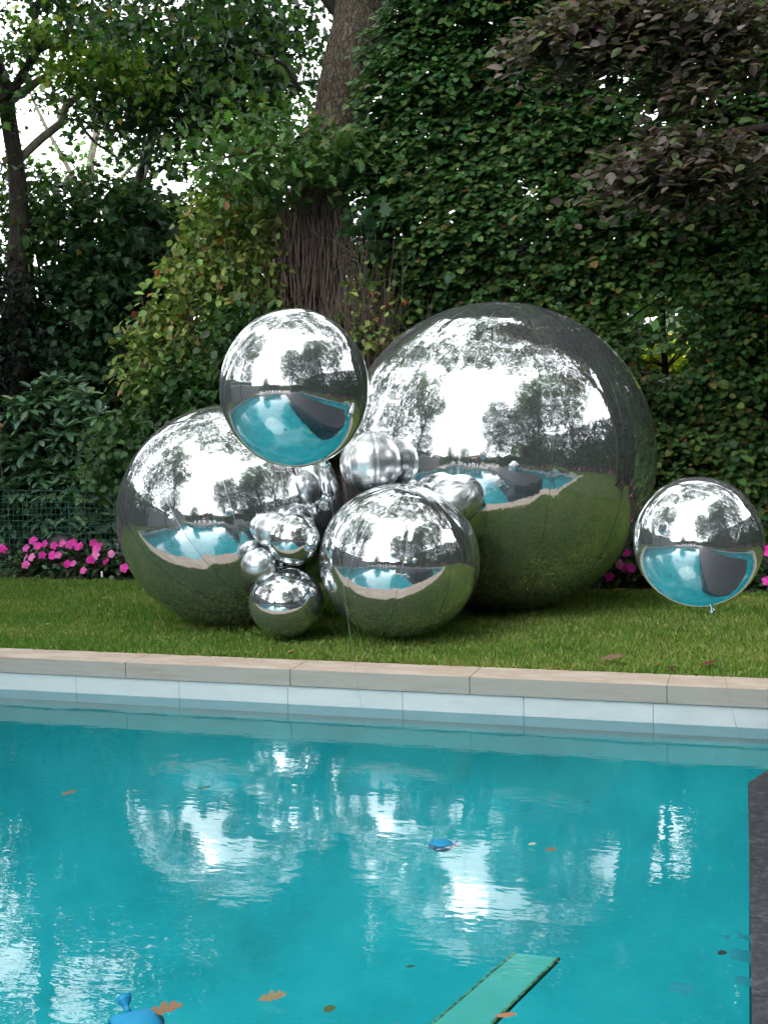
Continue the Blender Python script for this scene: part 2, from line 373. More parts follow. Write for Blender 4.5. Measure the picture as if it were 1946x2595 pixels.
for ya, yb in zip(ys[1:], ys[:-1]):
    for xa, xb in zip(xs[:-1], xs[1:]):
        c = clip(pe, ya + .002, yb - .002, xa + .002, xb - .002)
        if c: prism(bm, c, -.05, .02)
bmesh.ops.recalc_face_normals(bm, faces=bm.faces[:])
link('paving_slab', bmmesh('paving_slab', bm), GRAN, dk)

# ------------------------------------------------------------------ grass
def grass():
    n = 260000
    u = rng.random(n)
    Y = oy1 + .004 + (4.02 - oy1) * u ** 1.15
    X = rng.uniform(-9.6, 1.6, n)
    keep = (X > (-5.4 - (Y) * .65)) | (rng.random(n) < .45); X, Y = X[keep], Y[keep]; n = len(X)
    X = np.concatenate([X, rng.uniform(-14, -9.6, 30000)]); Y = np.concatenate([Y, rng.uniform(-3, 4.02, 30000)]); ok_ = (X < ox0 - .005) | (Y > oy1); X, Y = X[ok_], Y[ok_]; n = len(X)
    # sides of the pool, sparser, for the reflections and other views
    m2 = 14000; X = np.concatenate([X, rng.uniform(4.95, 7.1, m2), rng.uniform(1.6, 7, m2)]); Y = np.concatenate([Y, rng.uniform(-9, 4, m2), rng.uniform(oy1, 4, m2)]); n = len(X)
    pn = np.array([noise.noise(Vector((x * .9, y * 1.6, 0))) for x, y in zip(X, Y)])
    pn2 = np.array([noise.noise(Vector((x * 4, y * 5, 7))) for x, y in zip(X, Y)])
    hgt = .030 + .016 * rng.random(n) + .012 * (pn2 + .2)
    P = np.stack([X, Y, np.full(n, -.016)], 1)
    A = unit(np.stack([rng.normal(0, .8, n), rng.normal(0, .8, n), np.ones(n)], 1))
    Nn = unit(rng.normal(size=(n, 3)) * [1, 1, .2])
    c0 = np.array([.07, .155, .022]); c1 = np.array([.15, .205, .045]); c2 = np.array([.28, .25, .11])
    t = np.clip(.34 + pn * .7 + pn2 * .35 + np.clip((X + 3) * .08, -.2, .3) + rng.normal(0, .25, n), 0, 1)[:, None]
    c = c0 * (1 - t) + c1 * t
    dry = (rng.random(n) < .07 + .14 * np.clip(pn + .1, 0, 1))[:, None]
    c = np.where(dry, c2, c) * (1 + rng.normal(0, .15, (n, 1)))
    SHAPES['blade'] = [(0, 0), (.5, .075), (1, 0)]
    leaves('lawn_grass', P, A, Nn, hgt * 1.25, np.clip(c * 1.42, .01, .6), 'blade', GRASSM, fold=.1, curl=.35, kind='stuff',
           label='short mown green grass between the pool coping and flower bed', cat='grass')
grass()
link('flower_bed_soil', pymesh('s', [(-14, 4.03, .01), (7.2, 4.03, .01), (7.2, 6.5, .03), (-14, 6.5, .03)], [(0, 1, 2, 3)]), SOIL, kind='structure')

# ------------------------------------------------------------------ mirror balls
def ball_mesh(rx, rz, gores, amp, tilt, groundz=None, nu=192, nv=96, wob_=.004):
    """ellipsoidal inflatable: panels meet in slightly pinched seams; flat where it rests (groundz = height of the centre)"""
    V = []; rot = Matrix.Rotation(tilt[1], 3, 'Y') @ Matrix.Rotation(tilt[0], 3, 'X')
    def pt(th, ph, off=0):
        s = (ph * gores / (2 * PI)) % 1; dd = min(s, 1 - s) * 2 * PI / gores * math.sin(th) if gores else 1
        k = 1 - (amp * math.exp(-(dd / .05) ** 2) * (1 + .18 * math.sin(th * 44 + ph * 3)) if gores else 0)
        d = rot @ Vector((math.sin(th) * math.cos(ph), math.sin(th) * math.sin(ph), math.cos(th)))
        k += wob_ * noise.noise(d * 2.2 + Vector((rx * 31, 3, 1)))
        p = Vector((d.x * rx, d.y * rx, d.z * rz)) * k * (1 + off)
        if groundz is not None:
            lo = -groundz - .004
            if p.z < lo + .05: p.z = lo + .05 * math.exp((p.z - lo - .05) / .05) if p.z > lo - .3 else lo
        return p
    return pt
def make_ball(name, c, rx, rz, gores=12, tilt=(0, 0), ground=False, label='', group='mirror balls piled on the lawn', amp=.003, seams=True, cat='mirror ball', valve=None, wob_=.004, cup=False, film=None):
    root = empty(name, c, label=label, cat=cat, group=group)
    pt = ball_mesh(rx, rz, gores, amp, tilt, c.z if ground else None, wob_=wob_)
    nu, nv = (240, 120) if rx > .5 else (144, 72)
    V = [pt(0, 0)]; Fc = []
    for i in range(1, nv):
        for j in range(nu): V.append(pt(PI * i / nv, 2 * PI * j / nu))
    V.append(pt(PI, 0))
    for j in range(nu): Fc.append((0, 1 + j, 1 + (j + 1) % nu)); Fc.append((len(V) - 1, len(V) - 1 - nu + (j + 1) % nu, len(V) - 1 - nu + j))
    for i in range(nv - 2):
        for j in range(nu):
            a = 1 + i * nu + j; b = 1 + i * nu + (j + 1) % nu
            Fc.append((a, a + nu, b + nu, b))
    o = link('envelope', pymesh('envelope', V, Fc, True), film or CHROME); o.parent = root
    if seams and gores:
        V = []; Fc = []; wd = .0024 if rx > .5 else .0011
        for g in range(gores):
            ph = 2 * PI * g / gores; n_ = 90; b0 = len(V)
            for i in range(n_ + 1):
                th = .06 + (PI - .12) * i / n_; dp = wd * (1 + .5 * math.sin(i * 1.7)) / (rx * max(.15, math.sin(th)))
                for q in (-dp, dp): V.append(pt(th, ph + q, .0012))
            for i in range(n_): Fc.append((b0 + 2 * i, b0 + 2 * i + 1, b0 + 2 * i + 3, b0 + 2 * i + 2))
        o = link('seam', pymesh('seam', V, Fc, True), SEAM); o.parent = root
    if cup:      # polar cap patch where the panels meet
        V = []; Fc = []; n_ = 40
        for k_ in (0.02, .075):
            for j in range(n_): V.append(pt(k_, 2 * PI * j / n_, .002))
        V.append(pt(0, 0, .002))
        for j in range(n_): Fc.append((j, (j + 1) % n_, n_ + (j + 1) % n_, n_ + j)); Fc.append((2 * n_, (j + 1) % n_, j))
        o = link('cap_patch', pymesh('cap_patch', V, Fc, True), SEAM); o.parent = root
    return root
def pball(name, px, py, rp, z, rpz=None, **k):
    c = at(px, py, z); return make_ball(name, c, rp / FPX * z, (rpz or rp) / FPX * z, **k)
big = pball('mirror_ball', 1258, 1163, 397, 9.9, 394, gores=12, tilt=(.05, .1), ground=True, cup=True, amp=.0038, label='largest mirrored silver ball, right side of the pile on the lawn')
left = pball('mirror_ball', 586, 1308, 285, 9.35, 282, gores=12, tilt=(-.5, -.55), ground=True, cup=True, amp=.0038, label='second largest mirrored ball, at the left end of the pile')
med = pball('mirror_ball', 1012, 1421, 204, 8.42, 196, gores=10, tilt=(.1, .25), ground=True, label='medium mirrored ball on the grass in front of the largest one', amp=.004)
low = pball('mirror_ball', 726, 1525, 96, 8.5, 90, gores=2, tilt=(.9, .75), ground=True, label='small mirrored ball resting on the grass left of the medium ball', amp=.012)
gem = pball('mirror_ball', 744, 1367, 67, 8.38, 67, gores=8, tilt=(.5, .2), label='small round mirrored ball sitting on top of the low grass ball', amp=.003, seams=False)
pball('mirror_ball', 658, 1432, 47, 8.42, 45, gores=6, label='tiny dull mirrored ball tucked against the lower right of the second largest ball', seams=False, film=DULL)
pball('mirror_ball', 693, 1343, 50, 8.45, 47, gores=6, label='tiny mirrored ball half hidden behind the small round one', seams=False, film=DULL)
pball('mirror_ball', 939, 1172, 78, 8.85, 80, gores=6, tilt=(.2, .1), label='small mirrored ball wedged between the two largest balls, above the medium ball', amp=.02, film=DULL)
pball('mirror_ball', 1152, 1268, 68, 8.6, 60, gores=6, tilt=(.2, .9), label='small dull mirrored ball peeking over the right shoulder of the medium ball', amp=.02, film=DULL)

STRING = flat('clear_string', (.35, .40, .35), .4)
def balloon(px, py, rp, rpz, z, knotpx, endpx, endz, label, tilt):
    c = at(px, py, z); root = make_ball('mirror_balloon', c, rp / FPX * z, rpz / FPX * z, gores=2, tilt=tilt, label=label, group='mirror balloons floating over the pool', amp=.006, cat='mirror balloon')
    # gathered neck
    k = at(*knotpx, z); V = []; Fc = []
    d = (k - c).normalized(); s0 = k - d * .012
    pts = [s0, s0 + d * .006, s0 + d * .012, s0 + d * .018, s0 + d * .024, s0 + d * .034]
    tube(V, Fc, pts, [.012, .007, .006, .009, .011, .014], 10)
    link('neck', pymesh('neck', V, Fc, True), CHROME, root)
    V = []; Fc = []; e_ = at(*endpx, endz); e_.z = max(e_.z, WL - .9)
    s1 = s0 + d * .012
    tube(V, Fc, [s1.lerp(e_, t) + Vector((0, 0, -.03 * math.sin(PI * t))) for t in np.linspace(0, 1, 14)], [.0007] * 14, 5)
    link('string', pymesh('string', V, Fc, True), STRING, root)
    return root
balloon(746, 984, 189, 201, 4.6, (826, 1168), (925, 1850), 5.2, 'mirrored balloon floating high in front of the second largest ball, reflecting turquoise pool water', (.9, -.9))
balloon(1769, 1373, 161, 165, 5.0, (1803, 1540), (1880, 1900), 5.6, 'mirrored balloon hovering alone at the right, knotted neck and string below', (.25, .55))

# ------------------------------------------------------------------ trees behind
def tree_root(name, base, label, cat='tree', group=None):
    return empty(name, base, label=label, cat=cat, group=group)
def wood(parent, name, limbs, mat, n=9, rough=.0, **k):
    """limbs: list of lists of (point, radius)"""
    V = []; Fc = []
    for L in limbs:
        pts = []; rad = []
        for (a, ra), (b, rb_) in zip(L[:-1], L[1:]):
            st = 10
            for i in range(st):
                t = i / st; pts.append(a.lerp(b, t)); rad.append(ra + (rb_ - ra) * t)
        pts.append(L[-1][0]); rad.append(L[-1][1])
        # smooth kinks
        for _ in range(4):
            pts = [pts[0]] + [(pts[i - 1] + pts[i] * 2 + pts[i + 1]) / 4 for i in range(1, len(pts) - 1)] + [pts[-1]]
        pts = [p + noise.noise_vector(p * 1.3) * rad[i] * .35 for i, p in enumerate(pts)]
        tube(V, Fc, pts, rad, n)
    if rough:
        V = [v + noise.noise_vector(Vector((v.x * 5, v.y * 5, v.z * 1.2))) * rough for v in V]
    return link(name, pymesh(name, V, Fc, True), mat, parent, **k)
def pr(px, py, z, wpx): return (at(px, py, z), wpx / 2 / FPX * z)

# big central trunk
zt = 13.6
b_ = at(800, 1480, zt); b_.z = -.05
t1 = tree_root('oak_tree', b_, 'big leaning tree with furrowed trunk behind the mirrored balls')
wood(t1, 'trunk', [[(b_, .42), pr(785, 1000, zt, 175), pr(795, 760, zt, 160), pr(808, 520, zt, 142), pr(850, 300, zt, 136), pr(890, 120, zt, 148), pr(945, -60, zt, 160), pr(1040, -420, zt, 170), pr(1080, -900, zt, 120)]], BARK, 28, .05)
wood(t1, 'limb', [[pr(825, 560, zt - .1, 40), pr(880, 470, zt - .5, 30), pr(930, 370, zt - .6, 28), pr(985, 300, zt - .6, 12)],
                  [pr(960, -50, zt, 70), pr(1150, -260, zt, 50), pr(1400, -420, zt, 25)], [pr(900, 80, zt, 60), pr(700, -200, zt, 50), pr(350, -380, zt, 20)],
                  [pr(760, 230, zt - .3, 14), pr(720, 160, zt - .5, 10), pr(640, 130, zt - .8, 7)], [pr(830, 330, zt - .3, 20), pr(700, 370, zt - 1.0, 14), pr(560, 400, zt - 1.4, 6)],
                  [pr(930, 720, zt - .4, 16), pr(915, 640, zt - .5, 12), pr(940, 560, zt - .6, 6)]], BARKD, 8)
c = Crown()
for px, py, rx, ry in ((760, 385, 190, 60), (640, 420, 120, 45), (860, 370, 110, 40), (700, 300, 120, 45), (560, 350, 90, 35)):
    c.px(px, py, zt - 1.0, rx, ry, .6, int(rx * ry / (16 if py > 340 else 34)), .115, G_FRESH, clump=.2, per=12, flat_=.4)
for px, py, rx, ry in ((430, 40, 220, 60), (620, -60, 260, 90), (1180, -150, 250, 140), (620, 190, 180, 50)):
    c.px(px, py, zt - .2, rx, ry, 1.2, int(rx * ry / 34), .12, G_MID, clump=.3, per=14)
c.world((-6.5, 4.5, 11.5), (5.5, 4, 2.6), 7000, .2, G_MID, clump=.38, per=45, fill=.05); c.world((1, 4.0, 11), (4.5, 4.5, 2.4), 5500, .2, G_MID, clump=.38, per=45, fill=.05); c.world((-2.5, 1.0, 12.5), (6.5, 3.4, 1.8), 5500, .2, G_MID, clump=.38, per=40, fill=.05)
c.world((-2.0, -1.6, 13), (7, 2.6, 1.6), 6500, .2, G_MID, clump=.34, per=40, fill=.05)
c.build('crown', 'oak', LEAF, t1)
wood(t1, 'limb', [[(Vector((-3.2, 5, 9.5)), .16), (Vector((-2.6, 2, 12)), .1), (Vector((-2, -2.5, 13)), .04)]], BARKD, 7)
# dead creeper stems on the trunk
V = []; Fc = []
for i in range(230):
    x = random.gauss(785, 48) ; y0 = random.uniform(640, 900); y1 = y0 - random.uniform(120, 330)
    z = zt - .42 - random.random() * .3
    sp = (x - 785) * random.uniform(.1, .7)
    pts = wob(at(x, y0, z), at(x + sp + random.gauss(0, 14), max(y1, 425 + random.random() * 60), z - .05), 6, .02)
    tube(V, Fc, pts, [.009 * (1 - .7 * j / 6) for j in range(7)], 4)
    if random.random() < .8:
        q = pts[random.randint(2, 5)]; tube(V, Fc, wob(q, q + Vector((random.gauss(0, .12), random.gauss(0, .05), random.uniform(.1, .35))), 4, .05), [.005, .004, .003, .002, .0015], 4)
link('dead_creeper', pymesh('dead_creeper', V, Fc), TWIG, t1, label='bare brown creeper stems climbing the trunk')

# bare twiggy shrub right of the trunk
g = at(950, 1470, 12.4); g.z = 0
bs = empty('bare_shrub', g, label='leafless twiggy shrub between the big trunk and the tall hedge', cat='shrub')
V = []; Fc = []
for i in range(130):
    x = random.gauss(930, 34); p = Vector((g.x + random.gauss(0, .12), g.y + random.gauss(0, .1), .0)); y1 = random.uniform(520, 860)
    q = at(x + random.gauss(0, 55), y1, 12.4 + random.gauss(0, .2))
    pts = wob(p, q, 9, .03); tube(V, Fc, pts, [.012 * (1 - .8 * j / 9) for j in range(10)], 4)
    for _ in range(3):
        s = pts[random.randint(4, 8)]; tube(V, Fc, wob(s, s + Vector((random.gauss(0, .16), random.gauss(0, .08), random.uniform(.1, .4))), 4, .05), [.005, .004, .003, .002, .0015], 4)
link('stems', pymesh('stems', V, Fc), TWIG, bs)
c = Crown(); c.px(940, 800, 12.2, 90, 130, .3, 260, .07, G_YEL, clump=.1, per=6); c.px(975, 560, 12.2, 80, 50, .3, 90, .14, G_RHODO[:1] + G_DARK[:1], clump=.2, per=6)
c.build('foliage', 'maple', LEAF, bs)

# left tree: dark forked trunk
z1 = 15.0
b_ = at(45, 1440, z1); b_.z = -.05
t2 = tree_root('forked_tree', b_, 'dark forked tree at the upper left with pale side limb against white sky')
wood(t2, 'trunk', [[(b_, .15), pr(50, 900, z1, 55), pr(48, 560, z1, 50), pr(38, 410, z1, 42), pr(25, 300, z1, 42), pr(12, 240, z1, 46), pr(-30, 120, z1, 40), pr(-60, -200, z1, 25)]], BARKD, 12, .01)
wood(t2, 'limb', [[pr(22, 250, z1, 26), pr(60, 180, z1 - .2, 22), pr(96, 130, z1 - .4, 22), pr(90, 60, z1 - .5, 16), pr(105, -30, z1 - .5, 14)],
                  [pr(96, 128, z1 - .4, 18), pr(130, 112, z1 - .5, 16), pr(160, 85, z1 - .6, 9)],
                  [pr(0, 255, z1 - .1, 12), pr(60, 205, z1 - .2, 8), pr(100, 180, z1 - .2, 5)],
                  [pr(165, 75, z1 - .4, 5), pr(190, 120, z1 - .5, 6), pr(200, 150, z1 - .5, 5), pr(230, 185, z1 - .5, 3)],
                  [pr(110, 230, z1 - .3, 5), pr(150, 250, z1 - .3, 5), pr(200, 258, z1 - .3, 3)],
                  [pr(250, 228, z1 - .3, 5), pr(310, 240, z1 - .3, 6), pr(360, 262, z1 - .3, 3)],
                  [pr(190, 290, z1 - .2, 5), pr(230, 320, z1 - .2, 5), pr(260, 345, z1 - .2, 3)]], BARKD, 7)
wood(t2, 'pale_limb', [[pr(48, 405, z1 + .1, 22), pr(110, 345, z1 + .3, 22), pr(155, 310, z1 + .5, 20), pr(165, 270, z1 + .6, 20), pr(205, 235, z1 + .8, 16), pr(270, 190, z1 + .9, 8)],
                       [pr(20, 255, z1 + .1, 24), pr(60, 232, z1 + .2, 26), pr(110, 195, z1 + .3, 16), pr(180, 165, z1 + .4, 8)]], BARKP, 9)
c = Crown()
for px, py, rx, ry, k_ in ((190, 150, 90, 45, G_LIME), (300, 170, 90, 40, G_LIME), (390, 185, 60, 30, G_LIME), (120, 85, 70, 30, G_LIME), (240, 90, 60, 28, G_MID),
                           (30, 120, 60, 50, G_MID), (110, 30, 80, 30, G_MID), (170, 250, 50, 28, G_MID), (240, 215, 70, 22, G_MID), (60, 290, 20, 12, G_DARK), (5, 300, 12, 80, G_MID), (310, 120, 60, 30, G_MID), (150, -60, 150, 60, G_MID), (-40, 60, 60, 80, G_MID), (200, 60, 80, 40, G_MID), (20, -250, 220, 120, G_MID), (-120, 200, 100, 200, G_MID), (250, 290, 50, 22, G_MID), (100, 250, 18, 12, G_DARK)):
    c.px(px, py, z1 - .4, rx, ry, .7, int(rx * ry / (8 if k_ is G_LIME else 18)), .085, k_, clump=.13, per=14, fill=.1)
c.world((-11, 3.5, 10), (3.6, 4.5, 3), 3500, .18, G_MID, clump=.36, per=45, fill=.1)
c.build('crown', 'maple', LEAF, t2)

# dark maple, upper middle left
b_ = at(330, 1440, 17.0); b_.z = -.05
t3 = tree_root('maple_tree', b_, 'dark green maple filling the upper left behind the leaning trunk')
wood(t3, 'trunk', [[(b_, .16), pr(325, 900, 17, 34), pr(340, 500, 17, 30), pr(430, 200, 17, 24), pr(520, -80, 17, 20)]], BARKD, 9)
wood(t3, 'limb', [[pr(345, 480, 17, 14), pr(440, 400, 16.6, 10), pr(560, 420, 16.2, 6)], [pr(380, 330, 17, 14), pr(280, 330, 16.6, 10), pr(190, 300, 16.2, 6)],
                  [pr(430, 200, 17, 14), pr(560, 180, 16.6, 10), pr(700, 200, 16.2, 6)], [pr(190, 300, 16.2, 9), pr(240, 360, 16.2, 7), pr(300, 400, 16.2, 4)],
                  [pr(330, 600, 17, 12), pr(220, 560, 16.6, 9), pr(110, 560, 16.2, 6)]], BARKD, 7)
c = Crown()
for px, py, rx, ry, dn in ((480, 130, 150, 75, 5), (600, 60, 130, 60, 5), (340, 40, 110, 40, 6), (420, 250, 150, 60, 4), (560, 270, 130, 60, 4), (690, 130, 110, 80, 5), (700, 20, 110, 50, 5), (330, 230, 60, 40, 7),
                           (330, 340, 110, 22, 9), (430, 375, 110, 24, 9), (250, 300, 60, 22, 12), (520, 430, 70, 20, 9), (640, 330, 90, 50, 4), (200, 20, 70, 30, 9),
                           (660, 215, 90, 40, 5), (520, 10, 110, 30, 5), (260, 60, 120, 50, 6), (300, 150, 110, 40, 7), (200, 220, 60, 20, 10), (620, 130, 90, 60, 6), (480, -180, 240, 110, 9), (750, -120, 160, 80, 8), (270, 260, 60, 25, 9), (370, 395, 60, 14, 9), (560, 190, 100, 40, 4), (420, 180, 60, 40, 5)):
    c.px(px, py, 15.8, rx, ry, 1.0, int(rx * ry / dn / 2.3), .11, G_DARK, clump=.2, per=16, flat_=.35, fill=.2)
c.build('crown', 'maple', LEAF, t3)

b_ = at(180, 1400, 24); b_.z = -.05
tb_ = tree_root('background_tree', b_, 'pale green tree further back, seen through the gaps at the upper left')
wood(tb_, 'trunk', [[(b_, .16), pr(190, 800, 24, 26), pr(230, 400, 24, 20), pr(300, 100, 24, 12)], [pr(200, 600, 24, 14), pr(330, 420, 24, 10), pr(480, 330, 24, 6)], [pr(215, 500, 24, 14), pr(120, 330, 24, 10), pr(60, 200, 24, 6)]], BARKP, 7)
c = Crown()
for px, py, rx, ry, dn in ((120, 210, 130, 50, 40), (280, 300, 120, 50, 38), (430, 380, 140, 50, 34), (560, 300, 140, 90, 34), (640, 130, 130, 80, 44), (60, 400, 110, 50, 34), (240, 400, 130, 40, 26), (330, 100, 160, 80, 50), (40, 60, 110, 60, 44), (860, 180, 60, 90, 40), (620, 480, 120, 70, 26), (480, 200, 130, 90, 44)):
    c.px(px, py, 24, rx, ry, 1.4, int(rx * ry / dn), .115, [(3, (.07, .15, .04)), (3, (.10, .19, .05)), (1, (.16, .22, .05))], clump=.26, per=14, fill=.1)
c.build('crown', 'ovate', LEAF, tb_)
# lower left understory: two bushy small trees
def understory(name, base_px, z, label, blobs, pal, lsz, shape='maple', dens=3.4, mat=LEAF):
    b = at(base_px, 1450, z); b.z = -.03
    t = tree_root(name, b, label)
    top = at(blobs[0][0], blobs[0][1], z)
    L = []
    for px, py, rx, ry in blobs[:12]:
        L.append([(b, .05), (b.lerp(at(px, py, z), .55) + Vector((0, 0, .2)), .03), (at(px, py, z), .012)])
    wood(t, 'trunk', L, BARKD, 6)
    c = Crown()
    for px, py, rx, ry in blobs: c.px(px, py, z, rx, ry, .8, int(rx * ry / dens), lsz, pal, clump=.2, per=16, flat_=.3, fill=.2)
    c.build('crown', shape, mat, t); return t
understory('maple_sapling', 140, 15.6, 'mid green young tree under the white sky gap at the left',
           [(90, 520, 130, 60), (210, 480, 100, 60), (320, 500, 90, 35), (60, 440, 70, 35), (40, 620, 70, 70), (150, 590, 110, 60), (250, 560, 90, 60), (390, 500, 90, 30), (280, 470, 60, 20)], G_MID, .10, dens=11)
understory('maple_sapling', 260, 15.6, 'dark bluish green young maple behind the rhododendron bush',
           [(300, 700, 150, 90), (200, 780, 130, 80), (380, 600, 110, 90), (420, 520, 90, 50), (330, 860, 130, 90), (240, 940, 130, 80), (110, 860, 110, 60), (360, 1000, 110, 90), (240, 650, 90, 60), (450, 700, 110, 90), (420, 850, 110, 90)],
           [(5, (.034, .082, .038)), (3, (.048, .11, .05)), (1, (.08, .15, .05))], .12, dens=8)
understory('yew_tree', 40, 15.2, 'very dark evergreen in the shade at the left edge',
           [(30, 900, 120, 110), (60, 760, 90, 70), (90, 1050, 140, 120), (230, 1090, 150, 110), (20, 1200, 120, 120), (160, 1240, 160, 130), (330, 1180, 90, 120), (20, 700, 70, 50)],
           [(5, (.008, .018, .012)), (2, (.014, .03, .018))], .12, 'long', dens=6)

# yellow green shrub with some red leaves
zs = 13.1
b_ = at(520, 1480, zs + .2); b_.z = 0
ys_ = empty('deciduous_shrub', b_, label='tall yellow-green shrub with a few red leaves behind the left mirrored ball', cat='shrub')
L = []
for i in range(26):
    q = at(random.uniform(330, 740), random.uniform(560, 980), zs + random.gauss(0, .25))
    pp = wob(b_ + Vector((random.gauss(0, .15), random.gauss(0, .1), 0)), q, 3, .04); L.append([(p, .016 * (1 - .25 * j)) for j, p in enumerate(pp)])
wood(ys_, 'stems', L, TWIG, 5)
c = Crown()
for px, py, rx, ry in ((390, 900, 85, 80), (480, 820, 90, 70), (440, 960, 100, 50), (560, 720, 80, 70), (470, 700, 70, 60), (570, 600, 70, 80), (600, 500, 60, 50), (660, 640, 60, 50), (620, 770, 60, 50), (655, 560, 50, 60), (690, 730, 60, 30), (390, 800, 50, 40), (540, 910, 60, 80), (520, 540, 60, 70), (730, 790, 60, 20), (880, 790, 40, 20)):
    c.px(px, py, zs, rx, ry, .35, int(rx * ry / 11), .088, G_YEL, clump=.12, per=10, flat_=.6, fill=.2)
c.build('foliage', 'ovate', LEAF, ys_)
# green filler behind it, lower
understory('holly_bush', 640, 14.6, 'dark leafy bush filling the gap behind the creeper covered trunk', [(640, 560, 90, 90), (700, 480, 60, 60), (600, 700, 80, 80), (600, 450, 60, 40), (920, 660, 60, 80), (720, 620, 60, 80), (960, 760, 60, 60)], G_DARK, .1, 'ovate', dens=7)
understory('bushy_shrub', 620, 13.0, 'shaded green bush behind the gap between the shrub and the leaning trunk', [(560, 1000, 160, 120), (650, 860, 100, 100), (880, 900, 120, 100), (760, 1040, 160, 90), (340, 1130, 60, 90), (345, 1080, 45, 60)], G_MID[:2], .09, 'ovate', dens=4)

# ------------------------------------------------------------------ the tall hedge
def hedge():
    # left boundary of the hedge in the photo (px at given py)
    bl = [(-600, 1120), (0, 1000), (180, 960), (330, 925), (450, 900), (600, 950), (700, 985), (800, 1000), (1000, 960), (1500, 950)]
    def lb(py): return np.interp(py, [b[0] for b in bl], [b[1] for b in bl])
    root = empty('beech_hedge', (1, 5.4, 0), label='towering clipped green beech hedge behind the largest ball', cat='hedge')
    K = 20500; sprays = []
    X = rng.uniform(-4.6, 3.0, K); Zz = rng.uniform(.15, 6.9, K)
    depth = np.abs(rng.normal(0, 1, K)) * .26
    bulge = np.array([noise.noise(Vector((x * .9, 3, z * .9))) * .45 + noise.noise(Vector((x * 2.3, 9, z * 2.6))) * .22 for x, z in zip(X, Zz)])
    Y = 5.15 + depth - bulge
    C = np.stack([X, Y, Zz], 1)
    # project
    rel = C - np.array(CAM); zc = rel @ np.array(FW); px = 973 + FPX * (rel @ np.array(RT)) / zc; py = 1297.5 - FPX * (rel @ np.array(UP)) / zc
    jag = np.array([noise.noise(Vector((z * 1.7, 1, 1))) for z in Zz]) * 60
    keep = px > lb(py) + jag
    # real openings in the hedge
    holes = [(1665, 785, 112, 64), (1695, 905, 92, 48), (1150, 540, 34, 22), (1830, 90, 40, 28), (1560, 205, 60, 34), (1660, 290, 70, 30)]
    thin = np.ones(K, bool)
    for hx, hy, a, b in holes: thin &= ((px - hx) / a) ** 2 + ((py - hy) / b) ** 2 > 1 
    keep &= thin | (rng.random(K) < .07)
    C, px, py = C[keep], px[keep], py[keep]; K = len(C)
    per = 11
    D = unit(np.stack([rng.normal(-.35, .55, K), rng.normal(-.8, .25, K), rng.normal(-.12, .25, K)], 1))
    sd_ = unit(np.cross(D, [0, 0, 1.0]))
    i = np.repeat(np.arange(K), per); n = len(i); t = np.tile(np.arange(per), K) / per
    side = np.where(np.tile(np.arange(per), K) % 2, 1, -1)
    sl = .30 + .14 * rng.random(K)
    P = C[i] + D[i] * (t * sl[i] * .92)[:, None] + sd_[i] * (side * .02)[:, None]
    P[:, 2] -= (t ** 2) * .08
    P += rng.normal(0, .018, (n, 3))
    A = unit(D[i] * .75 + sd_[i] * side[:, None] * .75 + np.array([0, 0, -.35]) + rng.normal(0, .2, (n, 3)))
    Nn = unit(np.array([0, -.55, 1.0]) + rng.normal(0, .28, (n, 3)))
    low = np.clip((C[i][:, 2] - .2) / 5, 0, 1)
    pick = rng.random(n) > low * .9 + .1
    cl = np.where(pick[:, None], palette(n, G_HEDGE_LOW), palette(n, G_HEDGE))
    cl *= rng.normal(1, .13, K)[i][:, None]
    S = .070 * (1 + rng.normal(0, .28, n)).clip(.4, 1.7)
    leaves('foliage', P, A, Nn, S, np.clip(cl, .005, .6), 'round', LEAF, root, fold=.14, curl=.15)
    # inner shaded leaves
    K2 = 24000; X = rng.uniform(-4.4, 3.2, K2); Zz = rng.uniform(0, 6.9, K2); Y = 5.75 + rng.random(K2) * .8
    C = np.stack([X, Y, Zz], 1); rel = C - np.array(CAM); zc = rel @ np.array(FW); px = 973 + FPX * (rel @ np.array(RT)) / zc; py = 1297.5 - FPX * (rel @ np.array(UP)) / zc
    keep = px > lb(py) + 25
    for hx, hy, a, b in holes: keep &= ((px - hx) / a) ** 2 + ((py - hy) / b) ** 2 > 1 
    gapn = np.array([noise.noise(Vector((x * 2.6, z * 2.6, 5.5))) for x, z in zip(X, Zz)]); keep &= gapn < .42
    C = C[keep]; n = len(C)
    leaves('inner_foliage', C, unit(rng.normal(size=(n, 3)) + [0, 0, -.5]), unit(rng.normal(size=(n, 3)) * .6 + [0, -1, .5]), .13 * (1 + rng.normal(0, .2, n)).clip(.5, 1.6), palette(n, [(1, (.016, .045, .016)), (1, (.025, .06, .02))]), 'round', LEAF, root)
    # stems inside
    V = []; Fc = []
    for k_ in range(13):
        x = -3.6 + k_ * .55; p = Vector((x, 5.95, 0)); q = Vector((x + random.gauss(0, .3), 6.1, 7.4)); pts = wob(p, q, 14, .01)
        tube(V, Fc, pts, [.05 * (1 - .055 * j) for j in range(15)], 6)
        for _ in range(22):
            s = pts[random.randint(1, 13)]; tube(V, Fc, wob(s, s + Vector((random.gauss(0, .5), random.uniform(-.7, .2), random.uniform(.1, .6))), 4, .06), [.014, .011, .008, .006, .003], 4)
    link('stems', pymesh('stems', V, Fc), BARKD, root)
    # yellow-lit leaves seen through the opening belong to a shrub beyond
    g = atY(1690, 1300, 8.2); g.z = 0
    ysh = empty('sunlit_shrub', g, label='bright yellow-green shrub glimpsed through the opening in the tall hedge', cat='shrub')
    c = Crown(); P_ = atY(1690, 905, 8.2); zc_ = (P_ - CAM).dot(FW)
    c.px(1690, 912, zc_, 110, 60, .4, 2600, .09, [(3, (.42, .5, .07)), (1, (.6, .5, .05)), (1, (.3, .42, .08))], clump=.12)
    c.build('foliage', 'ovate', LEAF, ysh)
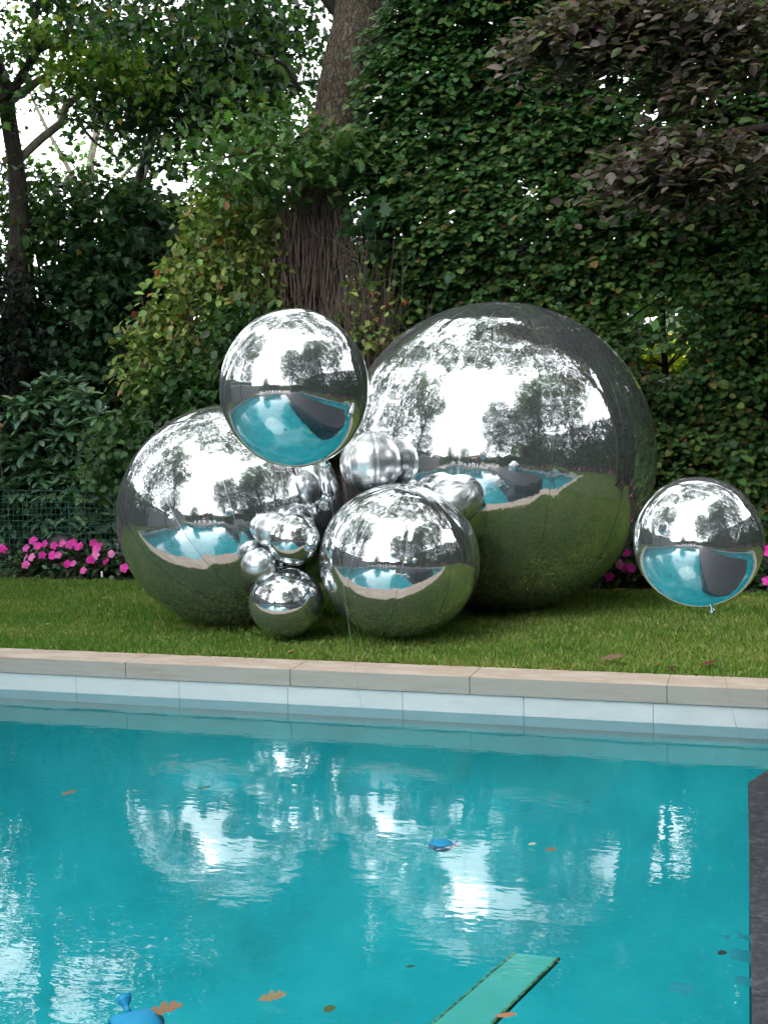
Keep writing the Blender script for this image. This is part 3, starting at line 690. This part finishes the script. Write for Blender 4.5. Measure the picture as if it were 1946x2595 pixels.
    wood(ysh, 'stems', [[(g + Vector((dx, 0, 0)), .02), (P_ + Vector((dx * 2, 0, -.2)), .01)] for dx in (-.2, -.1, 0, .12, .2)], BARKD, 5)
hedge()

# copper beech branches hanging in from the right
b_ = at(2420, 1560, 10.3); b_.z = 0; b_ = Vector((3.4, 3.6, 0))
t4 = tree_root('copper_beech', b_, 'copper beech with bronze purple leaves hanging in at the upper right')
zb = 9.6
wood(t4, 'trunk', [[(b_, .3), (b_ + Vector((.1, 0, 2.5)), .25), (b_ + Vector((0, 0, 5.5)), .2), (b_ + Vector((-.2, .2, 9.5)), .08)]], BARKD, 14, .02)
L = [[(b_ + Vector((0, 0, 3.6)), .08), (at(2100, 300, zb), .05), (at(1800, 340, zb), .025), (at(1560, 430, zb - .2), .008)],
     [(b_ + Vector((0, 0, 5.0)), .08), (at(2050, 0, zb), .05), (at(1700, 10, zb), .025), (at(1350, 100, zb - .2), .008)],
     [(at(1900, 120, zb), .02), (at(1780, 220, zb), .01), (at(1700, 240, zb), .006)]]
wood(t4, 'limb', L, BARKD, 6)
c = Crown()
for px, py, rx, ry in ((1450, 70, 110, 55), (1560, 30, 130, 50), (1380, 100, 60, 30), (1520, 130, 90, 35), (1700, 30, 130, 50), (1850, 60, 120, 60), (1760, 160, 70, 60), (1740, 240, 60, 20), (1600, 60, 90, 35),
                       (1850, 160, 60, 30), (1600, 440, 90, 28), (1720, 420, 110, 50), (1840, 400, 110, 60), (1700, 350, 90, 25), (1760, 460, 110, 25), (1640, 390, 60, 25)):
    P, A, Nn, S, i = crown_blob(tuple(at(px, py, zb)), axes_px(zb, rx, ry, .45), int(rx * ry / 7.5), .086, clump=.15, per=10, flat_=.35, fill=.1)
    A = unit(np.array(-_R0) * .9 + np.array([0, -.2, -.1]) + rng.normal(0, .45, A.shape)); Nn = unit(np.array([0, -.4, 1.0]) + rng.normal(0, .3, A.shape))
    c.a.append((P, A, Nn, S, palette(len(P), G_COPPER)))
c.world((3.6, 3.2, 9), (3.2, 3.0, 2.6), 4500, .18, G_COPPER, clump=.4, per=40)
c.build('crown', 'ovate', LEAF, t4)

# ------------------------------------------------------------------ rhododendron, fence, flowers
zr = 13.9
def rhodo(px, z, label, heads, base_leaf=.2):
    b = at(px, 1460, z); b.z = 0
    t = empty('rhododendron', b, label=label, cat='shrub')
    P = []; A = []; Nn = []; S = []
    L = []
    for hx, hy, big_ in heads:
        h = at(hx, hy, z + random.gauss(0, .12)); ax = (Vector(((hx - px) / 500, -.25, 1))).normalized()
        if len(L) < 34: L.append([(b + Vector((random.gauss(0, .1), .15, 0)), .014), (b.lerp(h, .6) + Vector((0, .2, 0)), .009), (h, .005)])
        for k_ in range(big_):
            a = 2 * PI * k_ / 7 + random.random() * .5; u_ = ax.orthogonal().normalized(); v_ = ax.cross(u_)
            el = .55 - .75 * (k_ // 7) + random.gauss(0, .15)
            d = (u_ * math.cos(a) + v_ * math.sin(a)) * math.cos(el) + ax * math.sin(el)
            P.append(tuple(h - ax * .05 * (k_ // 7))); A.append(tuple(d)); Nn.append(tuple(ax * math.cos(el) - d * .0 + Vector((0, 0, .2)))); S.append(base_leaf * random.uniform(.7, 1.15))
    n = len(P); leaves('foliage', P, np.array(A), unit(np.array(Nn)), np.array(S), palette(n, G_RHODO, .2), 'long' if base_leaf > .2 else 'lance', GLOSSLEAF, t, fold=.15, curl=.18)
    wood(t, 'stems', L, BARKD, 5); return t
SHAPES['lance'] = [(0, 0), (.15, .08), (.45, .18), (.75, .17), (.92, .08), (1, 0)]
heads = []
for i in range(230):
    x = random.uniform(-40, 300); y = random.uniform(985, 1370)
    top = np.interp(x, [-40, 20, 60, 100, 140, 200, 250, 300], [1060, 1025, 1010, 965, 960, 975, 1060, 1180])
    if y > top: heads.append((x, y, 15))
heads += [(x, np.interp(x, [0, 60, 100, 140, 200, 250, 290], [1030, 1000, 965, 958, 968, 1040, 1130]) + 8, 12) for x in (10, 40, 85, 130, 180, 215, 250, 280)]
rh = rhodo(120, zr, 'broad-leaved grey-green rhododendron bush above the green mesh fence', heads)
def rose(px, py, z, col, label, petal=.035):
    c_ = at(px, py, z); P = []; A = []; Nn = []; S = []
    for k_ in range(26):
        a = k_ * 2.4; el = .1 + k_ / 26 * 1.3; d = Vector((math.cos(a) * math.cos(el), -abs(math.sin(a)) * math.cos(el) * .8 - .2, math.sin(el)))
        P.append(tuple(c_)); A.append(tuple(d)); Nn.append((0, -.5, .8)); S.append(petal * random.uniform(.7, 1.1))
    root = empty('rose', c_, label=label, cat='flower')
    leaves('bloom', P, unit(np.array(A)), unit(np.array(Nn)), np.array(S), palette(26, [(1, col)], .1), 'round', PETAL, root, fold=.2, curl=-.3)
    V = []; Fc = []; b = Vector((c_.x, c_.y + .05, 0)); tube(V, Fc, wob(b, c_, 8, .02), [.004] * 9, 5); link('stem', pymesh('stem', V, Fc), TWIG, root)
rose(203, 1133, zr - .35, (.62, .36, .27), 'faded peach rose in the middle of the rhododendron', .055)
rose(2, 1083, zr - .35, (.75, .5, .45), 'pale pink rose at the left edge of the picture', .05)
rose(328, 1137, zr - .35, (.55, .4, .15), 'small yellowed rose just left of the second largest ball', .035)

# green wire fence
fy = atZ(150, 1440, 0).y; fy = 4.62
WIRE = flat('green_wire', (.008, .085, .062), .5)
xa, xb = atY(-60, 1300, fy).x, atY(420, 1300, fy).x
fr_ = empty('wire_fence', ((xa + xb) / 2, fy, 0), label='low dark green wire mesh fence behind the pink flowers', cat='fence')
V = []; Fc = []
zt_ = atY(100, 1243, fy).z
nh = 13
for i in range(nh + 1):
    z = .05 + (zt_ - .05) * i / nh
    tube(V, Fc, [Vector((xa + (xb - xa) * t, fy + .006 * math.sin(t * 40 + i), z + .008 * math.sin(t * 9 + i))) for t in np.linspace(0, 1, 16)], [.0034] * 16, 4)
x = xa
while x < xb:
    tube(V, Fc, [Vector((x, fy - .005, 0)), Vector((x + .004, fy - .005, zt_))], [.003, .003], 4); x += .062
link('mesh_panel', pymesh('mesh_panel', V, Fc), WIRE, fr_)
for k_, x in enumerate((atY(-10, 1300, fy).x, atY(172, 1300, fy).x, atY(340, 1300, fy).x)):
    V = []; Fc = []; tube(V, Fc, [Vector((x, fy + .02, -.02)), Vector((x, fy + .02, zt_ + .06))], [.011, .011], 8)
    link('post', pymesh('post', V, Fc), WIRE, fr_)

# dark dome shaped garden speaker / lamp
c_ = atY(158, 1358, 4.5)
bm = bmesh.new(); bmesh.ops.create_uvsphere(bm, u_segments=32, v_segments=16, radius=1)
for v in bm.verts:
    r = 1 + .04 * noise.noise(v.co * 2); v.co = Vector((v.co.x * .19 * r, v.co.y * .14 * r, max(v.co.z, -.35) * .16 * r))
dm = empty('garden_lamp', (c_.x, c_.y, 0), label='low black dome shaped garden lamp poking out behind the pink flowers', cat='garden lamp')
me = bmmesh('hood', bm, True); me.transform(Matrix.Translation((c_.x, c_.y, c_.z - .13))); link('hood', me, flat('black_plastic', (.02, .02, .022), .35), dm)
V = []; Fc = []; tube(V, Fc, [Vector((c_.x, c_.y, -.01)), Vector((c_.x, c_.y, c_.z - .15))], [.03, .05], 10); link('stake', pymesh('stake', V, Fc), flat('black_metal', (.02, .02, .022), .5), dm)
# white plant tag
g = atY(258, 1462, 4.13)
bm = bmesh.new(); box(bm, -.011, .011, -.0015, .0015, -.06, .03, .001); me = bmmesh('plant_tag', bm); me.transform(Matrix.Translation(atY(258, 1455, 4.08)))
link('plant_tag', me, flat('white_plastic', (.75, .76, .74), .5), label='small white plastic plant tag stuck in the flower bed', cat='plant tag')

SHAPES['petal'] = [(0, 0), (.3, .3), (.65, .48), (.92, .3), (1, .0)]
PINK = [(4, (.72, .06, .42)), (2, (.80, .14, .50)), (2, (.62, .03, .34)), (1, (.85, .28, .60))]
def flower(parent, c, r, col):
    P = []; A = []; Nn = []
    out = Vector((random.gauss(0, .3), -1, random.uniform(.2, .8))).normalized(); u_ = out.orthogonal().normalized(); v_ = out.cross(u_)
    for k_ in range(5):
        a = 2 * PI * k_ / 5 + random.gauss(0, .1); P.append(tuple(c)); A.append(tuple(u_ * math.cos(a) + v_ * math.sin(a) + out * .12)); Nn.append(tuple(out))
    leaves('blossom', P, unit(np.array(A)), np.array(Nn), np.full(5, r), palette(5, [(1, col)], .08), 'petal', PETAL, parent, fold=.14, curl=.2)
G_IMP = [(4, (.028, .075, .028)), (3, (.045, .10, .035)), (2, (.022, .045, .028)), (1, (.05, .035, .03))]
def plant(cx_, cy_, w_, h_, n, label, flowers, group):
    b = Vector((cx_, cy_, 0)); t = empty('impatiens', b, label=label, cat='flowering plant', group=group)
    P, out, i = blob_pts((cx_, cy_, h_ * .45), [(w_, 0, 0), (0, .28, 0), (0, 0, h_ * .5)], n, clump=.05, per=7, flat_=.6, fill=.1)
    P[:, 2] = np.clip(P[:, 2], .02, None)
    A = unit(out * .7 + rng.normal(size=(n, 3)) * .6 + np.array([0, -.5, -.1])); Nn = unit(np.array([0, -.4, 1.0]) + rng.normal(size=(n, 3)) * .35)
    leaves('foliage', P, A, Nn, .07 * (1 + rng.normal(0, .2, n)).clip(.5, 1.5), palette(n, G_IMP), 'ovate', GLOSSLEAF, t, fold=.12)
    for c_, r in flowers: flower(t, c_, r, random.choice([q[1] for q in PINK]))
    return t
fpos = [(2, 1388), (7, 1392), (66, 1389), (65, 1413), (80, 1412), (65, 1431), (96, 1383), (113, 1378), (84, 1370), (107, 1407), (132, 1407), (146, 1407), (137, 1383), (157, 1377), (176, 1380), (186, 1375), (197, 1386),
        (203, 1383), (237, 1377), (244, 1392), (252, 1382), (227, 1418), (233, 1420), (242, 1407), (282, 1404), (268, 1422), (185, 1428), (170, 1429), (211, 1446), (315, 1439)]
bounds = [-40, 30, 88, 124, 166, 212, 248, 296, 345]
labs = ['pink impatiens at the left edge of the flower bed with two blooms', 'impatiens plant with four pink blooms stacked in a column, left of the black lamp',
        'impatiens plant with small pale pink blooms along its top, in front of the garden lamp', 'impatiens plant with a paired bloom low down, under the black garden lamp',
        'impatiens plant with bright pink blooms clustered at its top, right of the garden lamp', 'impatiens plant crowded with the widest pink blooms beside the white tag',
        'impatiens plant with single magenta blooms just right of the white tag', 'impatiens plant with one small bloom touching the second largest mirrored ball']
for k_ in range(8):
    a, b = bounds[k_], bounds[k_ + 1]; mid = (a + b) / 2; gx = atZ(mid, 1472, 0)
    fl = []
    for x, y in fpos:
        if a <= x < b:
            q = atY(x, y, 3.98 + (1450 - y) / 90 * .22); fl.append((q, random.uniform(.042, .054)))
    plant(gx.x, 4.36, (b - a) / 2 / FPX * 12.2 + .07, .34, 300, labs[k_], fl, 'impatiens in the bed along the lawn')
for k_, (x0, fs, lb_) in enumerate(((1590, [(1588, 1401), (1583, 1440), (1600, 1440), (1570, 1430)], 'impatiens plant with three pink blooms between the largest ball and the lone balloon'),
                              (1660, [], 'leafy impatiens plant behind the lone balloon, no bloom showing'),
                              (1540, [(1545, 1462)], 'impatiens plant low behind the lower right of the largest ball'),
                              (1930, [(1944, 1472), (1944, 1393), (1941, 1398)], 'impatiens plant with two pink blooms at the right edge of the picture'),
                              (1860, [], 'dark leafy impatiens plant just left of the right edge blooms'))):
    gx = atZ(x0, 1495, 0); fl = [(atY(x, y, 3.98 + (1470 - y) / 90 * .22), random.uniform(.042, .052)) for x, y in fs]
    plant(gx.x, 4.4, .22, .36, 340, lb_, fl, 'impatiens in the bed along the lawn')
# the rest of the bed is hidden by the balls or outside: copies
src = [o for o in COL.objects if o.get('category') == 'flowering plant']
def copy_tree(o, dx, dy, rot=0, label=None, group=None):
    r = o.copy(); COL.objects.link(r); base = o.location.copy(); r.location = base + Vector((dx, dy, 0)); r.rotation_euler.z = rot
    if label: r['label'] = label
    if group: r['group'] = group
    for ch in o.children:
        c2 = ch.copy(); COL.objects.link(c2); c2.parent = r; c2.matrix_parent_inverse = ch.matrix_parent_inverse.copy()
    return r
for i in range(16):
    o = src[(i * 3 + 1) % 7]; X = 6.75 + random.gauss(0, .05); Y = 3.6 - i * .62
    copy_tree(o, X - o.location.x, Y - o.location.y, PI * 1.5, 'pink impatiens in the side bed along the right hedge, seen mirrored in the largest ball', 'impatiens in the side bed')
for i in range(9):
    o = src[(i * 2 + 2) % 7]; X = -8.6 - i * .55
    copy_tree(o, X - o.location.x, 0, 0, 'pink impatiens further left along the bed, beyond the picture', 'impatiens far left')
for i, dx in enumerate((-1.9, -3.9)): copy_tree(rh, dx, .1 * i, 0, ('rhododendron next left of the fenced one', 'rhododendron at the far left end of the bed')[i])
for i in range(6):
    o = src[4 - i % 3]; copy_tree(o, 1.6 + i * .75 - o.location.x, 0, 0, 'pink impatiens further right along the hedge bed, mirrored in the largest ball', 'impatiens far right')

# ------------------------------------------------------------------ fallen leaves, weights and things in the water
SHAPES['fallen'] = SHAPES['oak']
def fallen(px, py, lv, size, col, label, rot, mat=None, curl=.25, shape='oak', tilt=.04):
    c_ = atZ(px, py, lv) + Vector((0, 0, .012)); a = np.array([[math.cos(rot), math.sin(rot), tilt]]); nn = np.array([[random.gauss(0, .12), -.12, 1.0]])
    c_ -= Vector((math.cos(rot), math.sin(rot), 0)) * size / 2
    return leaves('fallen_leaf', [tuple(c_)], a, unit(nn), np.array([size * (.78 if lv < -.1 else 1)]), np.array([col]) * .7, shape, LEAF, fold=.12, curl=-curl * .6, label=label, cat='fallen leaf', group='fallen leaves')
BR = (.2, .11, .07); TAN = (.30, .18, .13); OR = (.30, .13, .03)
fallen(1550, 1678, .03, .17, TAN, 'large curled tan oak leaf on the grass near the coping', .1)
fallen(1700, 1700, .015, .09, (.13, .05, .035), 'dark red-brown leaf at the edge of the coping right of the tan leaf', -.3)
fallen(1665, 1690, .015, .06, OR, 'small orange leaf in the grass between the tan leaf and the dark red one', .4, shape='ovate')
fallen(1795, 1690, .02, .12, (.20, .06, .04), 'reddish brown oak leaf on the grass below the lone balloon', .5)
fallen(1572, 1501, .02, .12, (.62, .48, .05), 'bright yellow leaf on the lawn just right of the largest ball', .2, shape='maple')
fallen(265, 1520, .02, .06, (.5, .36, .12), 'small tan leaf on the lawn at the far left', 1.0, shape='ovate')
fallen(245, 1558, .02, .05, OR, 'small orange-brown leaf on the lawn left of the second largest ball', 0, shape='ovate')
fallen(120, 1587, .02, .05, (.6, .42, .25), 'tiny pale leaf on the lawn near the coping at the left', .8, shape='ovate')
fallen(737, 1657, .01, .05, (.45, .25, .15), 'tiny tan leaf on the back edge of the coping under the small ball', .8, shape='ovate')
fallen(430, 1653, .012, .05, (.35, .22, .12), 'small brown leaf where lawn meets coping below the second largest ball', .2, shape='ovate')
fallen(135, 1652, 0.0, .022, (.06, .03, .12), 'tiny dark purple berry leaf lying on the pale coping at the left', .3, shape='round')
W_ = WL + .004
fallen(434, 1762, W_, .085, (.22, .05, .025), 'red-brown oak leaf floating by the tile band, larger of the two there', .5, tilt=.3)
fallen(266, 1757, W_, .06, (.25, .06, .03), 'small red-brown leaf floating by the tile band at the left', .1)
fallen(520, 2007, W_ - .008, .09, (.10, .085, .05), 'slim olive leaf floating above the mirrored left ball reflection', .1, shape='long')
fallen(180, 2021, W_ - .008, .11, (.16, .10, .06), 'brown oak leaf floating among the white glints at the left', .2)
fallen(456, 2057, W_ - .008, .045, (.01, .04, .06), 'tiny dark leaf floating below the slim olive leaf', 0, shape='long')
fallen(1400, 2167, W_ - .008, .085, (.22, .13, .08), 'brown leaf floating alone right of the blue bag', -.6)
fallen(1352, 2150, W_ - .008, .05, (.5, .5, .3), 'pale yellow leaf floating beside the brown leaf', -.2, shape='ovate')
fallen(430, 2578, W_ - .008, .15, (.26, .14, .075), 'big orange-brown oak leaf floating against the blue bag at the bottom left', .35)
fallen(700, 2545, W_ - .008, .12, (.26, .19, .09), 'thin brown oak leaf floating at the bottom centre left', .25)
fallen(840, 2572, W_ - .008, .05, (.05, .09, .015), 'small dark green leaf floating near the bottom centre', .3, shape='round')
fallen(1490, 2040, W_ - .008, .03, (.01, .03, .04), 'tiny black leaf floating mid pool between the ball reflections and right glints', .3, shape='long')
fallen(1205, 2000, W_ - .008, .025, (.01, .03, .04), 'tiny black speck leaf above the blue bag', .3, shape='long')
fallen(1834, 2428, W_ - .008, .04, (.01, .03, .03), 'tiny dark leaf floating just left of the granite deck', .3, shape='round')
fallen(1044, 2463, W_ - .008, .05, (.01, .06, .06), 'small dark leaf floating left of the green plank', .0, shape='long')
fallen(1290, 2590, W_ - .008, .09, (.42, .18, .08), 'orange-brown leaf floating over the near end of the green plank', .1, shape='long')
PATCH = flat('pale_petal', (.10, .36, .36), .6)
for (px, py, s_, lb_) in ((1888, 2424, .12, 'largest pale oval patch under water beside the granite deck'), (1890, 2488, .08, 'pale oval patch under water, lowest against the granite deck'), (1729, 2505, .09, 'pale oval patch under water away from the deck'),
                          (1887, 2376, .06, 'small pale oval patch under water, topmost by the granite deck'), (1837, 2375, .04, 'tiny pale oval patch under water left of the topmost one')):
    c_ = atZ(px, py, WL - .03); V = []; n_ = 20
    V = [c_ + Vector((math.cos(2 * PI * j / n_) * s_ * .42 * (1 + .08 * math.sin(3 * 2 * PI * j / n_)), math.sin(2 * PI * j / n_) * s_ * .46 * (1 + .07 * math.sin(2 * 2 * PI * j / n_ + 1)), .004 * math.sin(j))) for j in range(n_)] + [c_ + Vector((0, 0, .006))]
    link('floating_petal', pymesh('floating_petal', V, [(j, (j + 1) % n_, n_) for j in range(n_)], True), PATCH, label=lb_, cat='petal', group='pale patches by the deck')

BLUE = flat('blue_rubber', (.003, .16, .30), .5, spec=.25)
def water_bag(px, py, r, label, tail):
    c_ = atZ(px, py, WL) - _Z * r * .22; b = empty('blue_weight', c_, label=label, cat='water balloon', group='blue water balloons in the pool')
    bm = bmesh.new(); bmesh.ops.create_uvsphere(bm, u_segments=40, v_segments=20, radius=1)
    for v in bm.verts:
        k_ = 1 + .05 * noise.noise(v.co * 1.5 + Vector((px, 0, 0)))
        t = max(0, v.co.dot(tail.normalized()) - .75) / .25; n_ = v.co.copy()
        v.co = Vector((v.co.x * r * 1.25, v.co.y * r, v.co.z * r * .55)) * k_ * (1 - .25 * t)
        ang = math.atan2(n_.y, n_.x); v.co.z += .03 * r * math.sin(ang * 9) * max(0, t)
    me = bmmesh('bag', bm, True); me.transform(Matrix.Translation(c_)); link('bag', me, BLUE, b)
    V = []; Fc = []; d = tail.normalized(); s = c_ + Vector((d.x * r * 1.15, d.y * r * .9, d.z * r * .5))
    tube(V, Fc, [s - d * .01, s + d * r * .08, s + d * r * .2, s + d * r * .42, s + d * r * .62], [r * .16, r * .12, r * .14, r * .30, r * .36], 12)
    link('tail', pymesh('tail', V, Fc, True), BLUE, b)
    return b
water_bag(345, 2585, .068, 'blue water balloon with a flared tail floating at the bottom left', (_F0 * .75 - _R0 * .45 + _Z * .7))
water_bag(1118, 2137, .043, 'small half sunk blue water balloon floating in the middle of the pool', (_R0 * .8 + _F0 * .3 - _Z * .05))
# submerged green plank with brown edges
PL = WL - .07
q = [atZ(1300, 2416, PL), atZ(1419, 2428, PL), atZ(1180, 2665, PL), atZ(1010, 2665, PL)]
pk = empty('green_plank', (q[0] + q[2]) / 2, label='pale green translucent plank with brown edges just under the water at the bottom', cat='plank')
def slab(name, a, b, c, d, h, mat, lift=0):
    V = [p + Vector((0, 0, lift)) for p in (a, b, c, d)]; V += [p - Vector((0, 0, h)) for p in V]
    return link(name, pymesh(name, V, [(0, 1, 2, 3), (7, 6, 5, 4), (0, 4, 5, 1), (1, 5, 6, 2), (2, 6, 7, 3), (3, 7, 4, 0)]), mat, pk)
slab('board', *q, .01, noisy('green_board', [(.3, (.22, .50, .36)), (.7, (.34, .60, .44))], 5, .7))
EDG = noisy('rusty_edge', [(.42, (.12, .12, .05)), (.58, (.42, .46, .22))], 60, .9)
s_ = (q[1] - q[0]).normalized() * .009
slab('edge_strip', q[0], q[0] + s_, q[3] + s_, q[3], .014, EDG, .002)
slab('edge_strip', q[1] - s_, q[1], q[2], q[2] - s_, .014, EDG, .002)

# ------------------------------------------------------------------ surroundings seen in the mirrors
def wtree(x, y, h, r, n, pal, lsz, label, name='garden_tree', trunk=.18, group=None, mat=LEAF, fill_=.3):
    t = tree_root(name, Vector((x, y, -.03)), label, group=group)
    L = [[(Vector((x, y, -.03)), trunk), (Vector((x + .1, y, h * .5)), trunk * .7), (Vector((x, y + .1, h)), trunk * .3)]]
    for k_ in range(6):
        a = k_ * 1.05; L.append([(Vector((x, y, h * .45)), trunk * .4), (Vector((x + math.cos(a) * r[0] * .7, y + math.sin(a) * r[1] * .7, h)), .03)])
    wood(t, 'trunk', L, BARKD, 8)
    c = Crown(); c.world((x, y, h), r, n, lsz, pal, clump=.4, per=20, fill=fill_); c.build('crown', 'small', mat, t); return t
wtree(2.2, -14.6, 9.5, (4.2, 3.2, 7.0), 16000, G_DARK, .24, 'tall round-headed tree across the pool, seen only mirrored in the balls', fill_=.15)
wtree(8.4, -11.5, 9, (4.2, 5.0, 8.0), 24000, G_DARK, .25, 'tall dark tree at the far right pool corner, mirrored in the balls', fill_=.15)
wtree(-13.2, -2.5, 9, (2.8, 4.5, 7.0), 12000, G_MID, .22, 'leafy tree left of the pool, mirrored at the left rim of the balls', fill_=.1)
wtree(-13.6, -11, 7.5, (2.6, 3.8, 6.5), 9000, G_DARK, .22, 'dark tree left of the far pool end, mirrored in the balls', fill_=.1)
wtree(-12.5, 4.5, 5, (2.6, 2.6, 4.6), 7000, G_DARK, .17, 'dense tree beyond the left end of the lawn', fill_=.15)
wtree(9.0, -2.5, 10.5, (4.2, 6.0, 5.5), 14000, G_MID, .24, 'tall tree rising over the right hedge, mirrored in the balls', fill_=.1)
wtree(-7.5, -17.5, 3.2, (1.4, 1.2, 2.6), 5000, G_DARK, .17, 'dark cone shaped evergreen beside the pool house', fill_=.15)
wtree(-10.2, -6.5, 11.5, (3.4, 4.6, 3.6), 9500, G_MID, .2, 'spreading tree leaning over the left end of the pool, mirrored in the balls', fill_=.1, trunk=.2)
wtree(6.4, -6.5, 12.5, (3.2, 4.0, 3.4), 9000, G_MID, .2, 'high crowned tree right of the stone deck, mirrored in the balls', fill_=.1, trunk=.2)
def side_hedge(x0, x1, y0, y1, h, n, label):
    cx_, cy_ = (x0 + x1) / 2, (y0 + y1) / 2; root = empty('clipped_hedge', (cx_, cy_, 0), label=label, cat='hedge')
    P = np.stack([rng.uniform(x0, x1, n), rng.uniform(y0, y1, n), rng.uniform(0, h, n)], 1)
    ax = rng.random(n) < .5
    A = unit(rng.normal(size=(n, 3)) + [0, 0, -.3]); Nn = unit(rng.normal(size=(n, 3)) * .5 + [-.6, 0, .8])
    leaves('foliage', P, A, Nn, .17 * (1 + rng.normal(0, .2, n)).clip(.5, 1.6), palette(n, G_DARK + [(2, (.03, .075, .025))]), 'round', LEAF, root)
    V = []; Fc = []
    L = max(x1 - x0, y1 - y0); k_ = int(L / .8)
    for i in range(k_):
        t = (i + .5) / k_; p = Vector((x0 + (x1 - x0) * t if x1 - x0 > y1 - y0 else cx_, y0 + (y1 - y0) * t if y1 - y0 >= x1 - x0 else cy_, -.02)); tube(V, Fc, [p, p + Vector((0, 0, h * .95))], [.05, .02], 6)
    link('stems', pymesh('stems', V, Fc), BARKD, root)
side_hedge(7.3, 8.0, -16, 5.0, 4.6, 30000, 'long tall hedge along the right side, mirrored in the largest ball')
side_hedge(3.2, 7.6, 5.0, 5.7, 6.5, 14000, 'end section of tall hedge right of the copper beech')
side_hedge(-15, -9.6, 6.2, 7.2, 3.2, 20000, 'hedge behind the left end of the flower bed')
side_hedge(-15.2, -14.4, -16, 6, 3.6, 26000, 'hedge closing the garden on the far left')
side_hedge(2.5, 10, -16.8, -16.1, 2.4, 9000, 'clipped hedge behind the far end of the pool, mirrored in the balls')
# pool house with flat roof
WHITE = flat('white_render', (.62, .62, .62), .7); GLASSD = flat('dark_glass', (.02, .024, .03), .08); GREYW = noisy('grey_wall', [(.3, (.10, .10, .11)), (.7, (.15, .15, .16))], 4, .8)
ph = empty('pool_house', (-5, -22, 0), label='low pool house with flat white roof and dark glass, mirrored in the balls', cat='house')
bm = bmesh.new(); box(bm, -8.6, -1.4, -24.5, -21, -.03, 2.7); link('wall', bmmesh('wall', bm), GREYW, ph)
bm = bmesh.new(); box(bm, -9.1, -.9, -25, -20.2, 2.705, 3.0, .01); link('roof', bmmesh('roof', bm), WHITE, ph)
for k_ in range(4):
    bm = bmesh.new(); box(bm, -8.3 + k_ * 1.75, -6.75 + k_ * 1.75, -20.99, -20.96, .1, 2.4); link('window', bmmesh('window', bm), GLASSD, ph)
lm, n, b, o = newmat('lit_lamp'); b.inputs['Emission Color'].default_value = (1, .42, .1, 1); b.inputs['Emission Strength'].default_value = 3
for k_ in range(5):
    bm = bmesh.new(); bmesh.ops.create_uvsphere(bm, u_segments=12, v_segments=8, radius=.07); me = bmmesh('lamp', bm, True); me.transform(Matrix.Translation((-7.6 + k_ * 1.3, -20.6, 2.6))); link('lamp', me, lm, ph)
bd = empty('garden_wall', (-11.5, -12, 0), label='dark grey garden wall left of the pool, mirrored in the balls', cat='wall')
bm = bmesh.new(); box(bm, -12.3, -12.0, -18, -3, -.03, 2.3); link('wall', bmmesh('wall', bm), GREYW, bd)
bm = bmesh.new(); box(bm, -12.36, -11.94, -18.06, -2.94, 2.303, 2.38, .01); link('capstone', bmmesh('capstone', bm), WHITE, bd)
link('terrace', pymesh('t', [(-12, -21, -.008), (7, -21, -.008), (7, oy0 - .004, -.008), (-12, oy0 - .004, -.008)], [(0, 1, 2, 3)]), PAVE, kind='structure')
def lounger():
    t = empty('sun_lounger', (0, 0, 0), label='white cushioned sun lounger on the terrace across the pool, mirrored in the balls', cat='sun lounger', group='sun loungers on the terrace')
    bm = bmesh.new(); box(bm, -.33, .33, -.2, 1.3, .3, .40, .03); link('seat', bmmesh('seat', bm), WHITE, t)
    bm = bmesh.new(); box(bm, -.33, .33, -.75, -.1, 0, .1, .03); me = bmmesh('backrest', bm); me.transform(Matrix.Translation((0, -.12, .34)) @ Matrix.Rotation(-.7, 4, 'X') @ Matrix.Translation((0, .1, 0))); link('backrest', me, WHITE, t)
    for x in (-.28, .28):
        for y in (-.15, 1.2):
            bm = bmesh.new(); box(bm, x - .025, x + .025, y - .025, y + .025, 0, .298); link('leg', bmmesh('leg', bm), WHITE, t)
    return t
lg = lounger(); lg.location = (-6.6, -15.6, -.008)
for i in range(1, 5):
    r = lg.copy(); COL.objects.link(r); r.location = (-6.6 + i * 1.3, -15.6, -.008)
    for ch in lg.children: c2 = ch.copy(); COL.objects.link(c2); c2.parent = r; c2.matrix_parent_inverse = ch.matrix_parent_inverse.copy()
# far woodland belt that closes the horizon
def far_woods():
    n = 60000; a = rng.uniform(0, 2 * PI, n); r = rng.uniform(30, 36, n); hh = 5 + 2.5 * np.sin(a * 5) + 1.5 * np.sin(a * 13 + 2)
    back = (np.cos(a - math.radians(255)) > .75); hh = np.where(back, 3.4, hh)
    P = np.stack([np.cos(a) * r - 3, np.sin(a) * r - 4, rng.random(n) ** .8 * hh], 1)
    leaves('woodland', P, unit(rng.normal(size=(n, 3))), unit(rng.normal(size=(n, 3)) + [0, 0, .6]), .62 * (1 + rng.normal(0, .2, n)).clip(.5, 1.6), palette(n, G_MID[:3]), 'small', LEAF, kind='stuff', label='distant woodland beyond the garden', cat='woodland')
far_woods()
bpy.context.view_layer.update()
